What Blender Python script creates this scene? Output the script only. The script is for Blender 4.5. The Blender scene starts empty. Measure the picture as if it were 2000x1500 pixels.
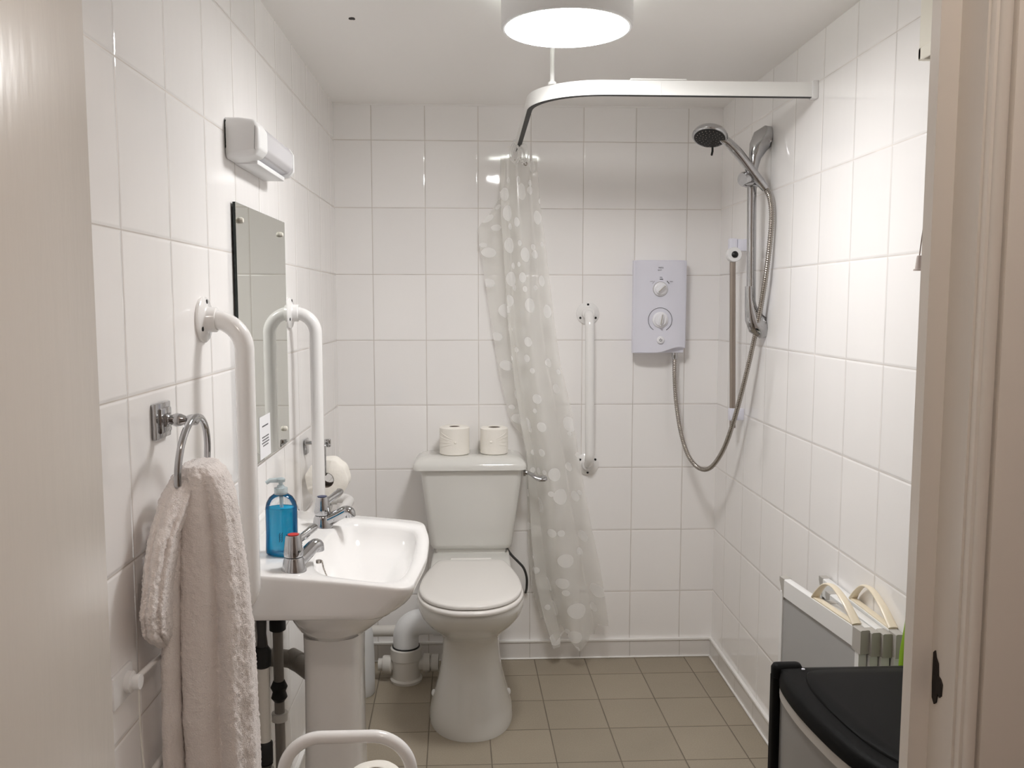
import bpy, bmesh, math, random
from mathutils import Vector, Matrix, noise
R = math.radians
C = bpy.context.scene.collection
S = bpy.context.scene
random.seed(4)

# ------------------------------------------------------------------ camera, light, exposure
CAM_H = 1.41
PITCH, YAW, ROLL = 0.0930772, 0.0444344, 0.00083816
fwd = Vector((math.sin(YAW)*math.cos(PITCH), math.cos(YAW)*math.cos(PITCH), -math.sin(PITCH)))
rgt = Vector((math.cos(YAW), -math.sin(YAW), 0)); up = rgt.cross(fwd)
r2 = rgt*math.cos(ROLL)+up*math.sin(ROLL); u2 = -rgt*math.sin(ROLL)+up*math.cos(ROLL)
cam = bpy.data.objects.new('camera', bpy.data.cameras.new('camera')); C.objects.link(cam)
cam.matrix_world = Matrix(((r2.x,u2.x,-fwd.x,0),(r2.y,u2.y,-fwd.y,0),(r2.z,u2.z,-fwd.z,CAM_H),(0,0,0,1)))
cam.data.sensor_fit = 'HORIZONTAL'; cam.data.sensor_width = 36; cam.data.lens = 1690.78*36/2000
cam.data.clip_start = .02
S.camera = cam
S.view_settings.view_transform = 'Standard'; S.view_settings.look = 'None'
S.view_settings.gamma = 1; S.view_settings.use_curve_mapping = False
S.view_settings.exposure = 0.07
w = bpy.data.worlds.new('world'); S.world = w; w.use_nodes = True
w.node_tree.nodes['Background'].inputs[0].default_value = (.9,.85,.8,1)
w.node_tree.nodes['Background'].inputs[1].default_value = .02
LAMP = 66.0            # radiance of the ceiling light's diffuser
HALL = 13.0             # watts of the hall's pendant bulb
S.cycles.max_bounces = 14; S.cycles.diffuse_bounces = 8; S.cycles.glossy_bounces = 6
S.cycles.transmission_bounces = 8; S.cycles.transparent_max_bounces = 16
S.cycles.sample_clamp_indirect = 6; S.cycles.caustics_reflective = False; S.cycles.caustics_refractive = False
S.cycles.use_denoising = True

XL, XR, YB, ZC = -.521, .952, 3.332, 2.151      # inner faces of the bathroom

# ------------------------------------------------------------------ materials
def mat(name, col, rough=.5, metal=0, coat=0, spec=.5, trans=0, ior=1.45, bump=None, sub=0, sheen=0):
    m = bpy.data.materials.new(name); m.use_nodes = True; nt = m.node_tree; b = nt.nodes['Principled BSDF']
    b.inputs['Base Color'].default_value = (*col,1); b.inputs['Roughness'].default_value = rough
    b.inputs['Metallic'].default_value = metal; b.inputs['Coat Weight'].default_value = coat
    b.inputs['Coat Roughness'].default_value = .05
    b.inputs['Specular IOR Level'].default_value = spec; b.inputs['Transmission Weight'].default_value = trans
    b.inputs['IOR'].default_value = ior
    b.inputs['Sheen Weight'].default_value = sheen
    if sub: b.inputs['Subsurface Weight'].default_value = sub; b.inputs['Subsurface Radius'].default_value = (.01,.01,.01)
    if bump:
        tc = nt.nodes.new('ShaderNodeTexCoord'); n = nt.nodes.new('ShaderNodeTexNoise'); bp = nt.nodes.new('ShaderNodeBump')
        mp = nt.nodes.new('ShaderNodeMapping'); mp.inputs['Scale'].default_value = bump[2] if len(bump)>2 else (1,1,1)
        n.inputs['Scale'].default_value = bump[0]; n.inputs['Detail'].default_value = 3
        bp.inputs['Strength'].default_value = bump[1]; bp.inputs['Distance'].default_value = .002
        nt.links.new(tc.outputs['Object'], mp.inputs[0]); nt.links.new(mp.outputs[0], n.inputs['Vector'])
        nt.links.new(n.outputs['Fac'], bp.inputs['Height']); nt.links.new(bp.outputs[0], b.inputs['Normal'])
    return m

class NT:
    """tiny helper for math graphs"""
    def __init__(s, nt): s.nt = nt
    def m(s, op, a, b=None, c=None):
        n = s.nt.nodes.new('ShaderNodeMath'); n.operation = op
        for i, v in enumerate((a,b,c)):
            if v is None: continue
            if isinstance(v, (int,float)): n.inputs[i].default_value = v
            else: s.nt.links.new(v, n.inputs[i])
        return n.outputs[0]

def tile_mat(name, ua, va, u0, v0, du, dv, tile, grout, gw, rough, grough, wavy=.06, skew=0, var=.02, speck=0, soft=.0012, coat=0.):
    m = bpy.data.materials.new(name); m.use_nodes = True; nt = m.node_tree; g = NT(nt); b = nt.nodes['Principled BSDF']
    tc = nt.nodes.new('ShaderNodeTexCoord'); sp = nt.nodes.new('ShaderNodeSeparateXYZ'); nt.links.new(tc.outputs['Object'], sp.inputs[0])
    U, V = sp.outputs[ua], sp.outputs[va]
    if skew: U = g.m('ADD', U, g.m('MULTIPLY', g.m('SUBTRACT', V, 2.5), skew))
    uu = g.m('DIVIDE', g.m('SUBTRACT', U, u0), du); vv = g.m('DIVIDE', g.m('SUBTRACT', V, v0), dv)
    def edge(t, d):
        f = g.m('FRACT', g.m('ADD', t, 100.0)); return g.m('MULTIPLY', g.m('MINIMUM', f, g.m('SUBTRACT', 1.0, f)), d)
    e = g.m('MINIMUM', edge(uu,du), edge(vv,dv))
    mr = nt.nodes.new('ShaderNodeMapRange'); mr.interpolation_type = 'SMOOTHSTEP'
    nt.links.new(e, mr.inputs[0]); mr.inputs[1].default_value = gw*.5; mr.inputs[2].default_value = gw*.5+soft
    isT = mr.outputs[0]
    cid = nt.nodes.new('ShaderNodeCombineXYZ')
    nt.links.new(g.m('FLOOR', g.m('ADD',uu,100.0)), cid.inputs[0]); nt.links.new(g.m('FLOOR', g.m('ADD',vv,100.0)), cid.inputs[1])
    wn = nt.nodes.new('ShaderNodeTexWhiteNoise'); nt.links.new(cid.outputs[0], wn.inputs['Vector'])
    vcol = g.m('ADD', 1-var, g.m('MULTIPLY', wn.outputs['Value'], 2*var))
    if speck:
        ns = nt.nodes.new('ShaderNodeTexNoise'); ns.inputs['Scale'].default_value = 260; ns.inputs['Detail'].default_value = 3
        nt.links.new(tc.outputs['Object'], ns.inputs['Vector'])
        vcol = g.m('MULTIPLY', vcol, g.m('ADD', 1-speck, g.m('MULTIPLY', ns.outputs['Fac'], 2*speck)))
        ns2 = nt.nodes.new('ShaderNodeTexNoise'); ns2.inputs['Scale'].default_value = 5; ns2.inputs['Detail'].default_value = 4
        nt.links.new(tc.outputs['Object'], ns2.inputs['Vector'])
        vcol = g.m('MULTIPLY', vcol, g.m('ADD', .9, g.m('MULTIPLY', ns2.outputs['Fac'], .2)))
    hs = nt.nodes.new('ShaderNodeVectorMath'); hs.operation = 'SCALE'; hs.inputs[0].default_value = tile
    nt.links.new(vcol, hs.inputs['Scale'])
    # grout: colour varies along the joints
    ng = nt.nodes.new('ShaderNodeTexNoise'); ng.inputs['Scale'].default_value = 9; nt.links.new(tc.outputs['Object'], ng.inputs['Vector'])
    hg = nt.nodes.new('ShaderNodeVectorMath'); hg.operation = 'SCALE'; hg.inputs[0].default_value = grout
    nt.links.new(g.m('ADD', .6, g.m('MULTIPLY', ng.outputs['Fac'], .8)), hg.inputs['Scale'])
    mx = nt.nodes.new('ShaderNodeMix'); mx.data_type = 'RGBA'
    nt.links.new(isT, mx.inputs[0]); nt.links.new(hg.outputs[0], mx.inputs[6]); nt.links.new(hs.outputs[0], mx.inputs[7])
    nt.links.new(mx.outputs[2], b.inputs['Base Color'])
    nt.links.new(g.m('SUBTRACT', grough, g.m('MULTIPLY', isT, grough-rough)), b.inputs['Roughness'])
    # glaze: pillowed edge, faint vertical ripple, a slightly different tilt for every tile
    mr2 = nt.nodes.new('ShaderNodeMapRange'); mr2.interpolation_type = 'SMOOTHERSTEP'
    nt.links.new(e, mr2.inputs[0]); mr2.inputs[1].default_value = 0; mr2.inputs[2].default_value = .007
    mp = nt.nodes.new('ShaderNodeMapping'); sc = [1,1,1]; sc[va] = .3; mp.inputs['Scale'].default_value = sc
    nt.links.new(tc.outputs['Object'], mp.inputs[0])
    nw = nt.nodes.new('ShaderNodeTexNoise'); nw.inputs['Scale'].default_value = 14; nw.inputs['Detail'].default_value = 2
    nt.links.new(mp.outputs[0], nw.inputs['Vector'])
    sc3 = nt.nodes.new('ShaderNodeSeparateColor'); nt.links.new(wn.outputs['Color'], sc3.inputs[0])
    tilt = g.m('ADD', g.m('MULTIPLY', g.m('SUBTRACT', sc3.outputs[0], .5), g.m('FRACT', g.m('ADD',uu,100.0))),
                      g.m('MULTIPLY', g.m('SUBTRACT', sc3.outputs[1], .5), g.m('FRACT', g.m('ADD',vv,100.0))))
    h = g.m('ADD', g.m('ADD', g.m('MULTIPLY', mr2.outputs[0], .75), g.m('MULTIPLY', nw.outputs['Fac'], wavy*8)), g.m('MULTIPLY', tilt, wavy*8))
    bp = nt.nodes.new('ShaderNodeBump'); bp.inputs['Strength'].default_value = 1; bp.inputs['Distance'].default_value = .0011
    nt.links.new(h, bp.inputs['Height']); nt.links.new(bp.outputs[0], b.inputs['Normal'])
    b.inputs['Coat Weight'].default_value = coat
    return m

def emit(name, col, s):
    m = bpy.data.materials.new(name); m.use_nodes = True; nt = m.node_tree; nt.nodes.remove(nt.nodes['Principled BSDF'])
    e = nt.nodes.new('ShaderNodeEmission'); e.inputs[0].default_value = (*col,1); e.inputs[1].default_value = s
    nt.links.new(e.outputs[0], nt.nodes['Material Output'].inputs[0]); return m

TILE = (.885,.87,.86); GROUT = (.60,.56,.52)
M_back = tile_mat('white tile back', 0, 2, -.3807, .018, .2, .25, TILE, GROUT, .0014, .055, .6, wavy=.075)
M_left = tile_mat('white tile left', 1, 2, 1.322, .018, .2125, .25, TILE, GROUT, .0014, .055, .6, wavy=.075)
M_right = tile_mat('white tile right', 1, 2, 1.969, .018, .2035, .25, TILE, (.66,.625,.59), .0014, .055, .6, wavy=.075)
M_floor = tile_mat('sandy floor tile', 0, 1, .0533, 2.539, .2, .2105, (.325,.28,.215), (.15,.125,.095), .0022, .55, .8, wavy=.02, skew=.02, var=.05, speck=.22, soft=.0015)
M_ceil = mat('ceiling paint', (.90,.885,.865), .7, bump=(40,.15))
M_skirt = mat('white tile skirting', (.76,.74,.72), .15)
M_bead = mat('white sealant bead', (.85,.84,.82), .35)
M_paint = mat('cream gloss paint', (.74,.70,.645), .22, bump=(30,.10,(3,3,.5)))
M_hall = mat('warm hall paint', (.62,.56,.52), .7)
M_hallfloor = mat('hall carpet', (.25,.2,.16), .9)
M_toilet = mat('white toilet ceramic', (.69,.685,.655), .09, coat=.4)
M_ceramic = mat('white glazed ceramic', (.82,.81,.80), .08, coat=.4)
M_seat = mat('white plastic seat', (.74,.72,.69), .22)
M_plastic = mat('white plastic', (.80,.80,.80), .35)
M_unit = mat('cool white plastic', (.72,.72,.80), .35)
M_knob = mat('knob white plastic', (.80,.80,.83), .25)
M_pvc = mat('white soil pipe plastic', (.76,.77,.78), .4)
M_pvcw = mat('aged white plastic', (.68,.66,.62), .45)
M_greypipe = mat('grey waste pipe', (.26,.24,.215), .5)
M_enamel = mat('white enamelled tube', (.83,.82,.81), .2, coat=.3)
M_chrome = mat('chrome', (.50,.50,.51), .07, 1)
M_steel = mat('ribbed steel', (.40,.37,.335), .22, 1)
M_brown = mat('dulled steel bar', (.36,.31,.27), .32, .75)
M_black = mat('black rubber', (.012,.012,.012), .5)
M_dark = mat('dark hole', (.008,.008,.008), .8)
M_binblack = mat('black bin plastic', (.005,.005,.005), .5, spec=.1, bump=(900,.12))
M_bingrey = mat('grey bin body', (.30,.295,.285), .38, .2)
M_binstrip = mat('light grey bin band', (.46,.44,.41), .35)
M_tissue = mat('toilet tissue', (.86,.83,.77), .95, bump=(90,.5))
M_card = mat('cardboard core', (.17,.13,.10), .9)
M_towel = mat('white terry cotton', (.79,.73,.70), .95, sheen=.4, bump=(420,1.0))
M_cream = mat('cream plastic', (.78,.70,.55), .3)
M_cream2 = mat('pale cream plastic', (.80,.77,.68), .35)
M_alu = mat('white aluminium rail', (.80,.80,.79), .3)
M_capgrey = mat('grey plastic cap', (.44,.42,.385), .5)
M_panel = mat('frosted grey panel', (.40,.40,.395), .3)
M_green = mat('lime green plastic', (.24,.42,.02), .35)
M_mirror = mat('mirror silver', (.72,.74,.69), .015, 1)
M_glassedge = mat('dark glass edge', (.006,.012,.010), .15)
M_red = mat('red indice', (.55,.03,.02), .3)
M_bluei = mat('dark blue indice', (.02,.03,.10), .3)
M_lampside = mat('white lamp drum', (.78,.78,.78), .4)
M_lamp = emit('lit diffuser', (1,.99,.985), LAMP)
M_difgrey = mat('unlit grey diffuser', (.58,.57,.59), .25)
M_ink = mat('grey print', (.10,.10,.11), .6)
M_inkdark = mat('black print', (.02,.02,.02), .5)
M_paper = mat('white paper', (.82,.82,.84), .7)
M_string = mat('white cord', (.72,.70,.65), .8)
M_stringdark = mat('aged cord', (.20,.15,.12), .8)
M_taupe = mat('taupe plastic pull', (.42,.36,.33), .5)
M_copper = mat('tarnished copper', (.11,.075,.05), .5, .4)
M_brass = mat('tarnished brass valve', (.12,.12,.11), .35, .7)
M_blackhose = mat('dark braided hose', (.05,.05,.05), .5)
M_wood = mat('dark bare wood', (.022,.016,.013), .9, bump=(120,.8))
M_track = mat('white track', (.84,.84,.82), .3)

def liquid_mat():
    m = bpy.data.materials.new('blue soap'); m.use_nodes = True; nt = m.node_tree; nt.nodes.remove(nt.nodes['Principled BSDF'])
    t = nt.nodes.new('ShaderNodeBsdfTransparent'); t.inputs[0].default_value = (.20,.80,1,1)
    d = nt.nodes.new('ShaderNodeBsdfDiffuse'); d.inputs[0].default_value = (0,.56,.98,1)
    gl = nt.nodes.new('ShaderNodeBsdfGlossy'); gl.inputs['Roughness'].default_value = .06
    a = nt.nodes.new('ShaderNodeMixShader'); a.inputs[0].default_value = .42; nt.links.new(t.outputs[0], a.inputs[1]); nt.links.new(d.outputs[0], a.inputs[2])
    c = nt.nodes.new('ShaderNodeMixShader'); c.inputs[0].default_value = .05; nt.links.new(a.outputs[0], c.inputs[1]); nt.links.new(gl.outputs[0], c.inputs[2])
    nt.links.new(c.outputs[0], nt.nodes['Material Output'].inputs[0]); return m
def clear_mat():
    m = bpy.data.materials.new('clear plastic'); m.use_nodes = True; nt = m.node_tree; nt.nodes.remove(nt.nodes['Principled BSDF'])
    t = nt.nodes.new('ShaderNodeBsdfTransparent'); t.inputs[0].default_value = (.93,.95,.96,1)
    gl = nt.nodes.new('ShaderNodeBsdfGlossy'); gl.inputs['Roughness'].default_value = .05
    f = nt.nodes.new('ShaderNodeFresnel'); f.inputs[0].default_value = 1.45
    mx = nt.nodes.new('ShaderNodeMixShader'); nt.links.new(f.outputs[0], mx.inputs[0]); nt.links.new(t.outputs[0], mx.inputs[1]); nt.links.new(gl.outputs[0], mx.inputs[2])
    nt.links.new(mx.outputs[0], nt.nodes['Material Output'].inputs[0]); return m
M_liquid = liquid_mat(); M_clear = clear_mat()
M_pump = mat('clear pump plastic', (.72,.84,.88), .2, trans=.5)

def curtain_mat():
    m = bpy.data.materials.new('dotted vinyl'); m.use_nodes = True; nt = m.node_tree; g = NT(nt); nt.nodes.remove(nt.nodes['Principled BSDF'])
    tc = nt.nodes.new('ShaderNodeTexCoord')
    masks = []
    for sc, off, r0, r1, keep in ((9.5, 0.0, .14, .30, .92), (13.0, 3.3, .12, .17, .35)):
        mp = nt.nodes.new('ShaderNodeMapping'); mp.inputs['Location'].default_value = (off, off*.7, 0)
        nt.links.new(tc.outputs['UV'], mp.inputs[0])
        v = nt.nodes.new('ShaderNodeTexVoronoi'); v.voronoi_dimensions = '2D'; v.inputs['Scale'].default_value = sc; v.inputs['Randomness'].default_value = .6
        nt.links.new(mp.outputs[0], v.inputs['Vector'])
        s = nt.nodes.new('ShaderNodeSeparateColor'); nt.links.new(v.outputs['Color'], s.inputs[0])
        rad = g.m('ADD', r0, g.m('MULTIPLY', g.m('POWER', s.outputs[0], 1.3), r1-r0))
        masks.append(g.m('MULTIPLY', g.m('LESS_THAN', v.outputs['Distance'], rad), g.m('LESS_THAN', s.outputs[1], keep)))
    dot = g.m('MAXIMUM', masks[0], masks[1])
    col = nt.nodes.new('ShaderNodeMix'); col.data_type = 'RGBA'; nt.links.new(dot, col.inputs[0])
    col.inputs[6].default_value = (.89,.88,.85,1); col.inputs[7].default_value = (.97,.97,.96,1)
    d = nt.nodes.new('ShaderNodeBsdfDiffuse'); t = nt.nodes.new('ShaderNodeBsdfTranslucent')
    nt.links.new(col.outputs[2], d.inputs[0]); nt.links.new(col.outputs[2], t.inputs[0])
    m1 = nt.nodes.new('ShaderNodeMixShader'); m1.inputs[0].default_value = .4; nt.links.new(d.outputs[0], m1.inputs[1]); nt.links.new(t.outputs[0], m1.inputs[2])
    tr = nt.nodes.new('ShaderNodeBsdfTransparent'); tr.inputs[0].default_value = (.99,.99,.98,1)
    m2 = nt.nodes.new('ShaderNodeMixShader'); nt.links.new(g.m('ADD', .46, g.m('MULTIPLY', dot, .40)), m2.inputs[0])
    nt.links.new(tr.outputs[0], m2.inputs[1]); nt.links.new(m1.outputs[0], m2.inputs[2])
    gl = nt.nodes.new('ShaderNodeBsdfGlossy'); gl.inputs['Roughness'].default_value = .18
    m3 = nt.nodes.new('ShaderNodeMixShader'); m3.inputs[0].default_value = .05
    nt.links.new(m2.outputs[0], m3.inputs[1]); nt.links.new(gl.outputs[0], m3.inputs[2])
    nt.links.new(m3.outputs[0], nt.nodes['Material Output'].inputs[0]); return m
M_curtain = curtain_mat()

# ------------------------------------------------------------------ mesh helpers (all shapes in world metres)
def BM(): return bmesh.new()
def box(bm, x0,x1,y0,y1,z0,z1, bev=0, seg=3):
    r = bmesh.ops.create_cube(bm, size=1); vs = r['verts']
    for v in vs: v.co = Vector(((x0+x1)/2+v.co.x*(x1-x0), (y0+y1)/2+v.co.y*(y1-y0), (z0+z1)/2+v.co.z*(z1-z0)))
    if bev:
        es = list({e for v in vs for e in v.link_edges})
        bmesh.ops.bevel(bm, geom=es, offset=bev, segments=seg, affect='EDGES', profile=.5)
    return bm
def loft(bm, rings, cap0=True, cap1=True, closed=True):
    rv = [[bm.verts.new(p) for p in r] for r in rings]; n = len(rings[0])
    for a, b in zip(rv, rv[1:]):
        for i in range(n if closed else n-1):
            j = (i+1) % n
            try: bm.faces.new((a[i], a[j], b[j], b[i]))
            except ValueError: pass
    if cap0: bm.faces.new(rv[0][::-1])
    if cap1: bm.faces.new(rv[-1])
    return bm
def tube(bm, pts, r, seg=14, caps=True, flat=1.0, closed=False):
    pts = [Vector(p) for p in pts]; n = len(pts); rs = r if isinstance(r, (list,tuple)) else [r]*n
    rings = []; prev = None
    for i, p in enumerate(pts):
        if closed: t = pts[(i+1)%n]-pts[i-1]
        else: t = pts[min(i+1,n-1)]-pts[max(i-1,0)]
        t.normalize()
        if prev is None:
            a = Vector((0,0,1)) if abs(t.z) < .9 else Vector((1,0,0)); nrm = (a - t*a.dot(t)).normalized()
        else: nrm = (prev - t*prev.dot(t)).normalized()
        prev = nrm; bi = t.cross(nrm)
        rings.append([p + nrm*math.cos(2*math.pi*k/seg)*rs[i] + bi*math.sin(2*math.pi*k/seg)*rs[i]*flat for k in range(seg)])
    if closed:
        rv = [[bm.verts.new(q) for q in rg] for rg in rings]
        for i in range(n):
            a, b = rv[i], rv[(i+1)%n]
            for k in range(seg): bm.faces.new((a[k], a[(k+1)%seg], b[(k+1)%seg], b[k]))
        return bm
    return loft(bm, rings, caps, caps)
def fillet(pts, rad, n=10):
    pts = [Vector(p) for p in pts]; out = [pts[0]]
    for i in range(1, len(pts)-1):
        a, b, c = pts[i-1], pts[i], pts[i+1]; u = (a-b); v = (c-b); lu, lv = u.length, v.length; u.normalize(); v.normalize()
        r = rad[i-1] if isinstance(rad,(list,tuple)) else rad
        ang = u.angle(v); d = min(r/math.tan(ang/2), lu*.98, lv*.98); r = d*math.tan(ang/2)
        cen = b + (u+v).normalized()*(r/math.sin(ang/2)); s = b+u*d-cen; e = b+v*d-cen
        for k in range(n+1):
            t = k/n; th = s.angle(e); q = (s*math.sin((1-t)*th)+e*math.sin(t*th))/math.sin(th); out.append(cen+q)
    out.append(pts[-1]); return out
def spline(pts, n=8, closed=False):
    pts = [Vector(p) for p in pts]; m = len(pts); out = []
    for i in range(m if closed else m-1):
        P = [pts[(i+k)%m] if closed else pts[max(0,min(m-1,i+k))] for k in (-1,0,1,2)]
        for k in range(n):
            t = k/n
            out.append(.5*((2*P[1])+(-P[0]+P[2])*t+(2*P[0]-5*P[1]+4*P[2]-P[3])*t*t+(-P[0]+3*P[1]-3*P[2]+P[3])*t**3))
    if not closed: out.append(pts[-1])
    return out
AX = {'Z':(Vector((1,0,0)),Vector((0,1,0)),Vector((0,0,1))), 'X':(Vector((0,1,0)),Vector((0,0,1)),Vector((1,0,0))), 'Y':(Vector((1,0,0)),Vector((0,0,1)),Vector((0,1,0)))}
def lathe(bm, prof, cen, axis='Z', seg=32, sx=1, sy=1, caps=True):
    """prof: (radius, distance along axis)"""
    if isinstance(axis, str): a, b, c = AX[axis]
    else:
        c = Vector(axis).normalized(); t = Vector((0,0,1)) if abs(c.z) < .9 else Vector((1,0,0)); a = t.cross(c).normalized(); b = c.cross(a)
    cen = Vector(cen)
    rings = [[cen + a*max(r,1e-5)*sx*math.cos(2*math.pi*k/seg) + b*max(r,1e-5)*sy*math.sin(2*math.pi*k/seg) + c*h for k in range(seg)] for r, h in prof]
    return loft(bm, rings, caps, caps)
def rrect(x0,x1,y0,y1,r,z,n=6):
    out = []
    for cx, cy, a0 in ((x1-r,y1-r,0),(x0+r,y1-r,90),(x0+r,y0+r,180),(x1-r,y0+r,270)):
        for k in range(n+1):
            a = R(a0+90*k/n); out.append(Vector((cx+r*math.cos(a), cy+r*math.sin(a), z)))
    return out
def interp(tab, x):
    if x <= tab[0][0]: return tab[0][1]
    for (a,b),(c,d) in zip(tab, tab[1:]):
        if x <= c: return b+(d-b)*(x-a)/(c-a)
    return tab[-1][1]

# ------------------------------------------------------------------ objects, labels
def finish(name, bm, m, origin, sharp=42):
    bmesh.ops.recalc_face_normals(bm, faces=bm.faces)
    me = bpy.data.meshes.new(name); bm.to_mesh(me); bm.free()
    me.transform(Matrix.Translation(-Vector(origin)))
    for mm in (m if isinstance(m,(list,tuple)) else [m]): me.materials.append(mm)
    me.shade_smooth(); me.set_sharp_from_angle(angle=R(sharp))
    o = bpy.data.objects.new(name, me); C.objects.link(o); return o
ROOT = {}
def tag(o, label, cat, group=None):
    o['label'] = label; o['category'] = cat
    if group: o['group'] = group
    return o
def thing(name, label, cat, loc, group=None):
    o = bpy.data.objects.new(name, None); o.empty_display_size = .05; C.objects.link(o); o.location = loc
    ROOT[o] = Vector(loc); return tag(o, label, cat, group)
def single(name, bm, m, label, cat, loc, group=None, sharp=42):
    o = finish(name, bm, m, loc, sharp); o.location = loc; ROOT[o] = Vector(loc); return tag(o, label, cat, group)
def part(name, bm, m, parent, label=None, sharp=42):
    o = finish(name, bm, m, ROOT[parent], sharp); o.parent = parent; ROOT[o] = ROOT[parent]
    if label: o['label'] = label
    return o
def struct(name, bm, m, parent=None, sharp=42):
    o = finish(name, bm, m, (0,0,0), sharp); ROOT[o] = Vector((0,0,0))
    if parent: o.parent = parent
    else: o['kind'] = 'structure'
    return o
def text_part(name, body, size, mw, m, parent, extr=.0002):
    cu = bpy.data.curves.new(name, 'FONT'); cu.body = body; cu.size = size; cu.align_x = 'CENTER'; cu.align_y = 'CENTER'; cu.extrude = extr
    o = bpy.data.objects.new(name, cu); C.objects.link(o); dg = bpy.context.evaluated_depsgraph_get()
    me = bpy.data.meshes.new_from_object(o.evaluated_get(dg)); bpy.data.objects.remove(o); bpy.data.curves.remove(cu)
    me.name = name; me.transform(Matrix.Translation(-ROOT[parent]) @ mw); me.materials.clear(); me.materials.append(m)
    q = bpy.data.objects.new(name, me); C.objects.link(q); q.parent = parent; ROOT[q] = ROOT[parent]; return q
FACE_Y = Matrix(((1,0,0,0),(0,0,-1,0),(0,1,0,0),(0,0,0,1)))   # text upright, read from -Y

# ================================================================== THE ROOM
T = .10
b = BM(); box(b, XL-T, XR+T, .80, YB+T, -.1, 0); struct('floor', b, M_floor)
def ceil_mat():
    m = M_ceil; nt = m.node_tree; g = NT(nt); bs = nt.nodes['Principled BSDF']; tc = nt.nodes.new('ShaderNodeTexCoord')
    n = nt.nodes.new('ShaderNodeTexNoise'); n.inputs['Scale'].default_value = 60; nt.links.new(tc.outputs['Object'], n.inputs['Vector'])
    vm = nt.nodes.new('ShaderNodeVectorMath'); vm.operation = 'SUBTRACT'; nt.links.new(tc.outputs['Object'], vm.inputs[0]); vm.inputs[1].default_value = CHIP
    mp = nt.nodes.new('ShaderNodeVectorMath'); mp.operation = 'MULTIPLY'; mp.inputs[1].default_value = (.75, .55, 0); nt.links.new(vm.outputs[0], mp.inputs[0])
    ln = nt.nodes.new('ShaderNodeVectorMath'); ln.operation = 'LENGTH'; nt.links.new(mp.outputs[0], ln.inputs[0])
    f = g.m('LESS_THAN', g.m('ADD', ln.outputs['Value'], g.m('MULTIPLY', g.m('SUBTRACT', n.outputs['Fac'], .5), .012)), .0068)
    mx = nt.nodes.new('ShaderNodeMix'); mx.data_type = 'RGBA'; nt.links.new(f, mx.inputs[0])
    mx.inputs[6].default_value = (.90,.885,.865,1); mx.inputs[7].default_value = (.02,.016,.014,1)
    nt.links.new(mx.outputs[2], bs.inputs['Base Color'])
CHIP = (-.315, 2.36, ZC)
ceil_mat()
b = BM(); box(b, XL-T, XR+T, .70, YB+T, ZC, ZC+.1); struct('ceiling', b, M_ceil)
b = BM(); box(b, XL-T, XL, .80, YB, 0, ZC); struct('wall_left', b, M_left)
b = BM(); box(b, XR, XR+T, .80, YB, 0, ZC); struct('wall_right', b, M_right)
b = BM(); box(b, XL-T, XR+T, YB, YB+T, 0, ZC); struct('wall_back', b, M_back)
# wall with the doorway the photo is taken through (door opening X -.354 .. .434)
OL, OR_, OH = -.386, .438, 2.02
b = BM(); box(b, -.95, OL-.03, .745, .80, 0, 2.4); box(b, OR_+.03, 1.05, .745, .80, 0, 2.4); box(b, OL-.03, OR_+.03, .745, .80, OH+.03, 2.4)
struct('wall_front', b, M_hall)
# hall the camera stands in
b = BM(); box(b, -1.05, 1.15, -1.7, .80, -.1, 0); struct('floor_hall', b, M_hallfloor)
b = BM(); box(b, -1.05, 1.15, -1.7, .745, 2.4, 2.5); struct('ceiling_hall', b, M_hall)
b = BM(); box(b, -1.05, -.95, -1.7, .745, 0, 2.4); struct('wall_hall_left', b, M_hall)
b = BM(); box(b, 1.05, 1.15, -1.7, .745, 0, 2.4); struct('wall_hall_right', b, M_hall)
b = BM(); box(b, -.95, 1.05, -1.8, -1.7, 0, 2.4); struct('wall_hall_back', b, M_hall)
# tile skirtings with a bead on top
def skirting(side, f, seam):
    b = BM(); f(b, 0, .068, .010); s = struct('baseboard_'+side, b, M_skirt)
    b = BM(); f(b, .068, .078, .014); struct('skirting_bead', b, M_bead, s)
    b = BM(); f(b, 0, .006, .016); struct('floor_sealant', b, M_bead, s)
    b = BM(); seam(b); struct('skirting_joints', b, M_ink if False else M_capgrey, s)
def sb(b, z0, z1, d): box(b, XL, XR, YB-d, YB, z0, z1, .002, 1)
def sb_s(b):
    for x in [-.3807+.2*k for k in range(7)]: box(b, x-.001, x+.001, YB-.0104, YB, .006, .068)
def sr(b, z0, z1, d): box(b, XR-d, XR, .80, YB-.014, z0, z1, .002, 1)
def sr_s(b):
    for k in range(-5,7): box(b, XR-.0104, XR, 1.969+.2035*k-.001, 1.969+.2035*k+.001, .006, .068)
def sl(b, z0, z1, d): box(b, XL, XL+d, .80, YB-.014, z0, z1, .002, 1)
def sl_s(b):
    for k in range(-2,9): box(b, XL, XL+.0104, 1.322+.2125*k-.001, 1.322+.2125*k+.001, .006, .068)
skirting('back', sb, sb_s); skirting('right', sr, sr_s); skirting('left', sl, sl_s)
b = BM(); box(b, XL, XR, YB-.004, YB, ZC-.006, ZC); struct('trim_1', b, M_bead)
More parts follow.
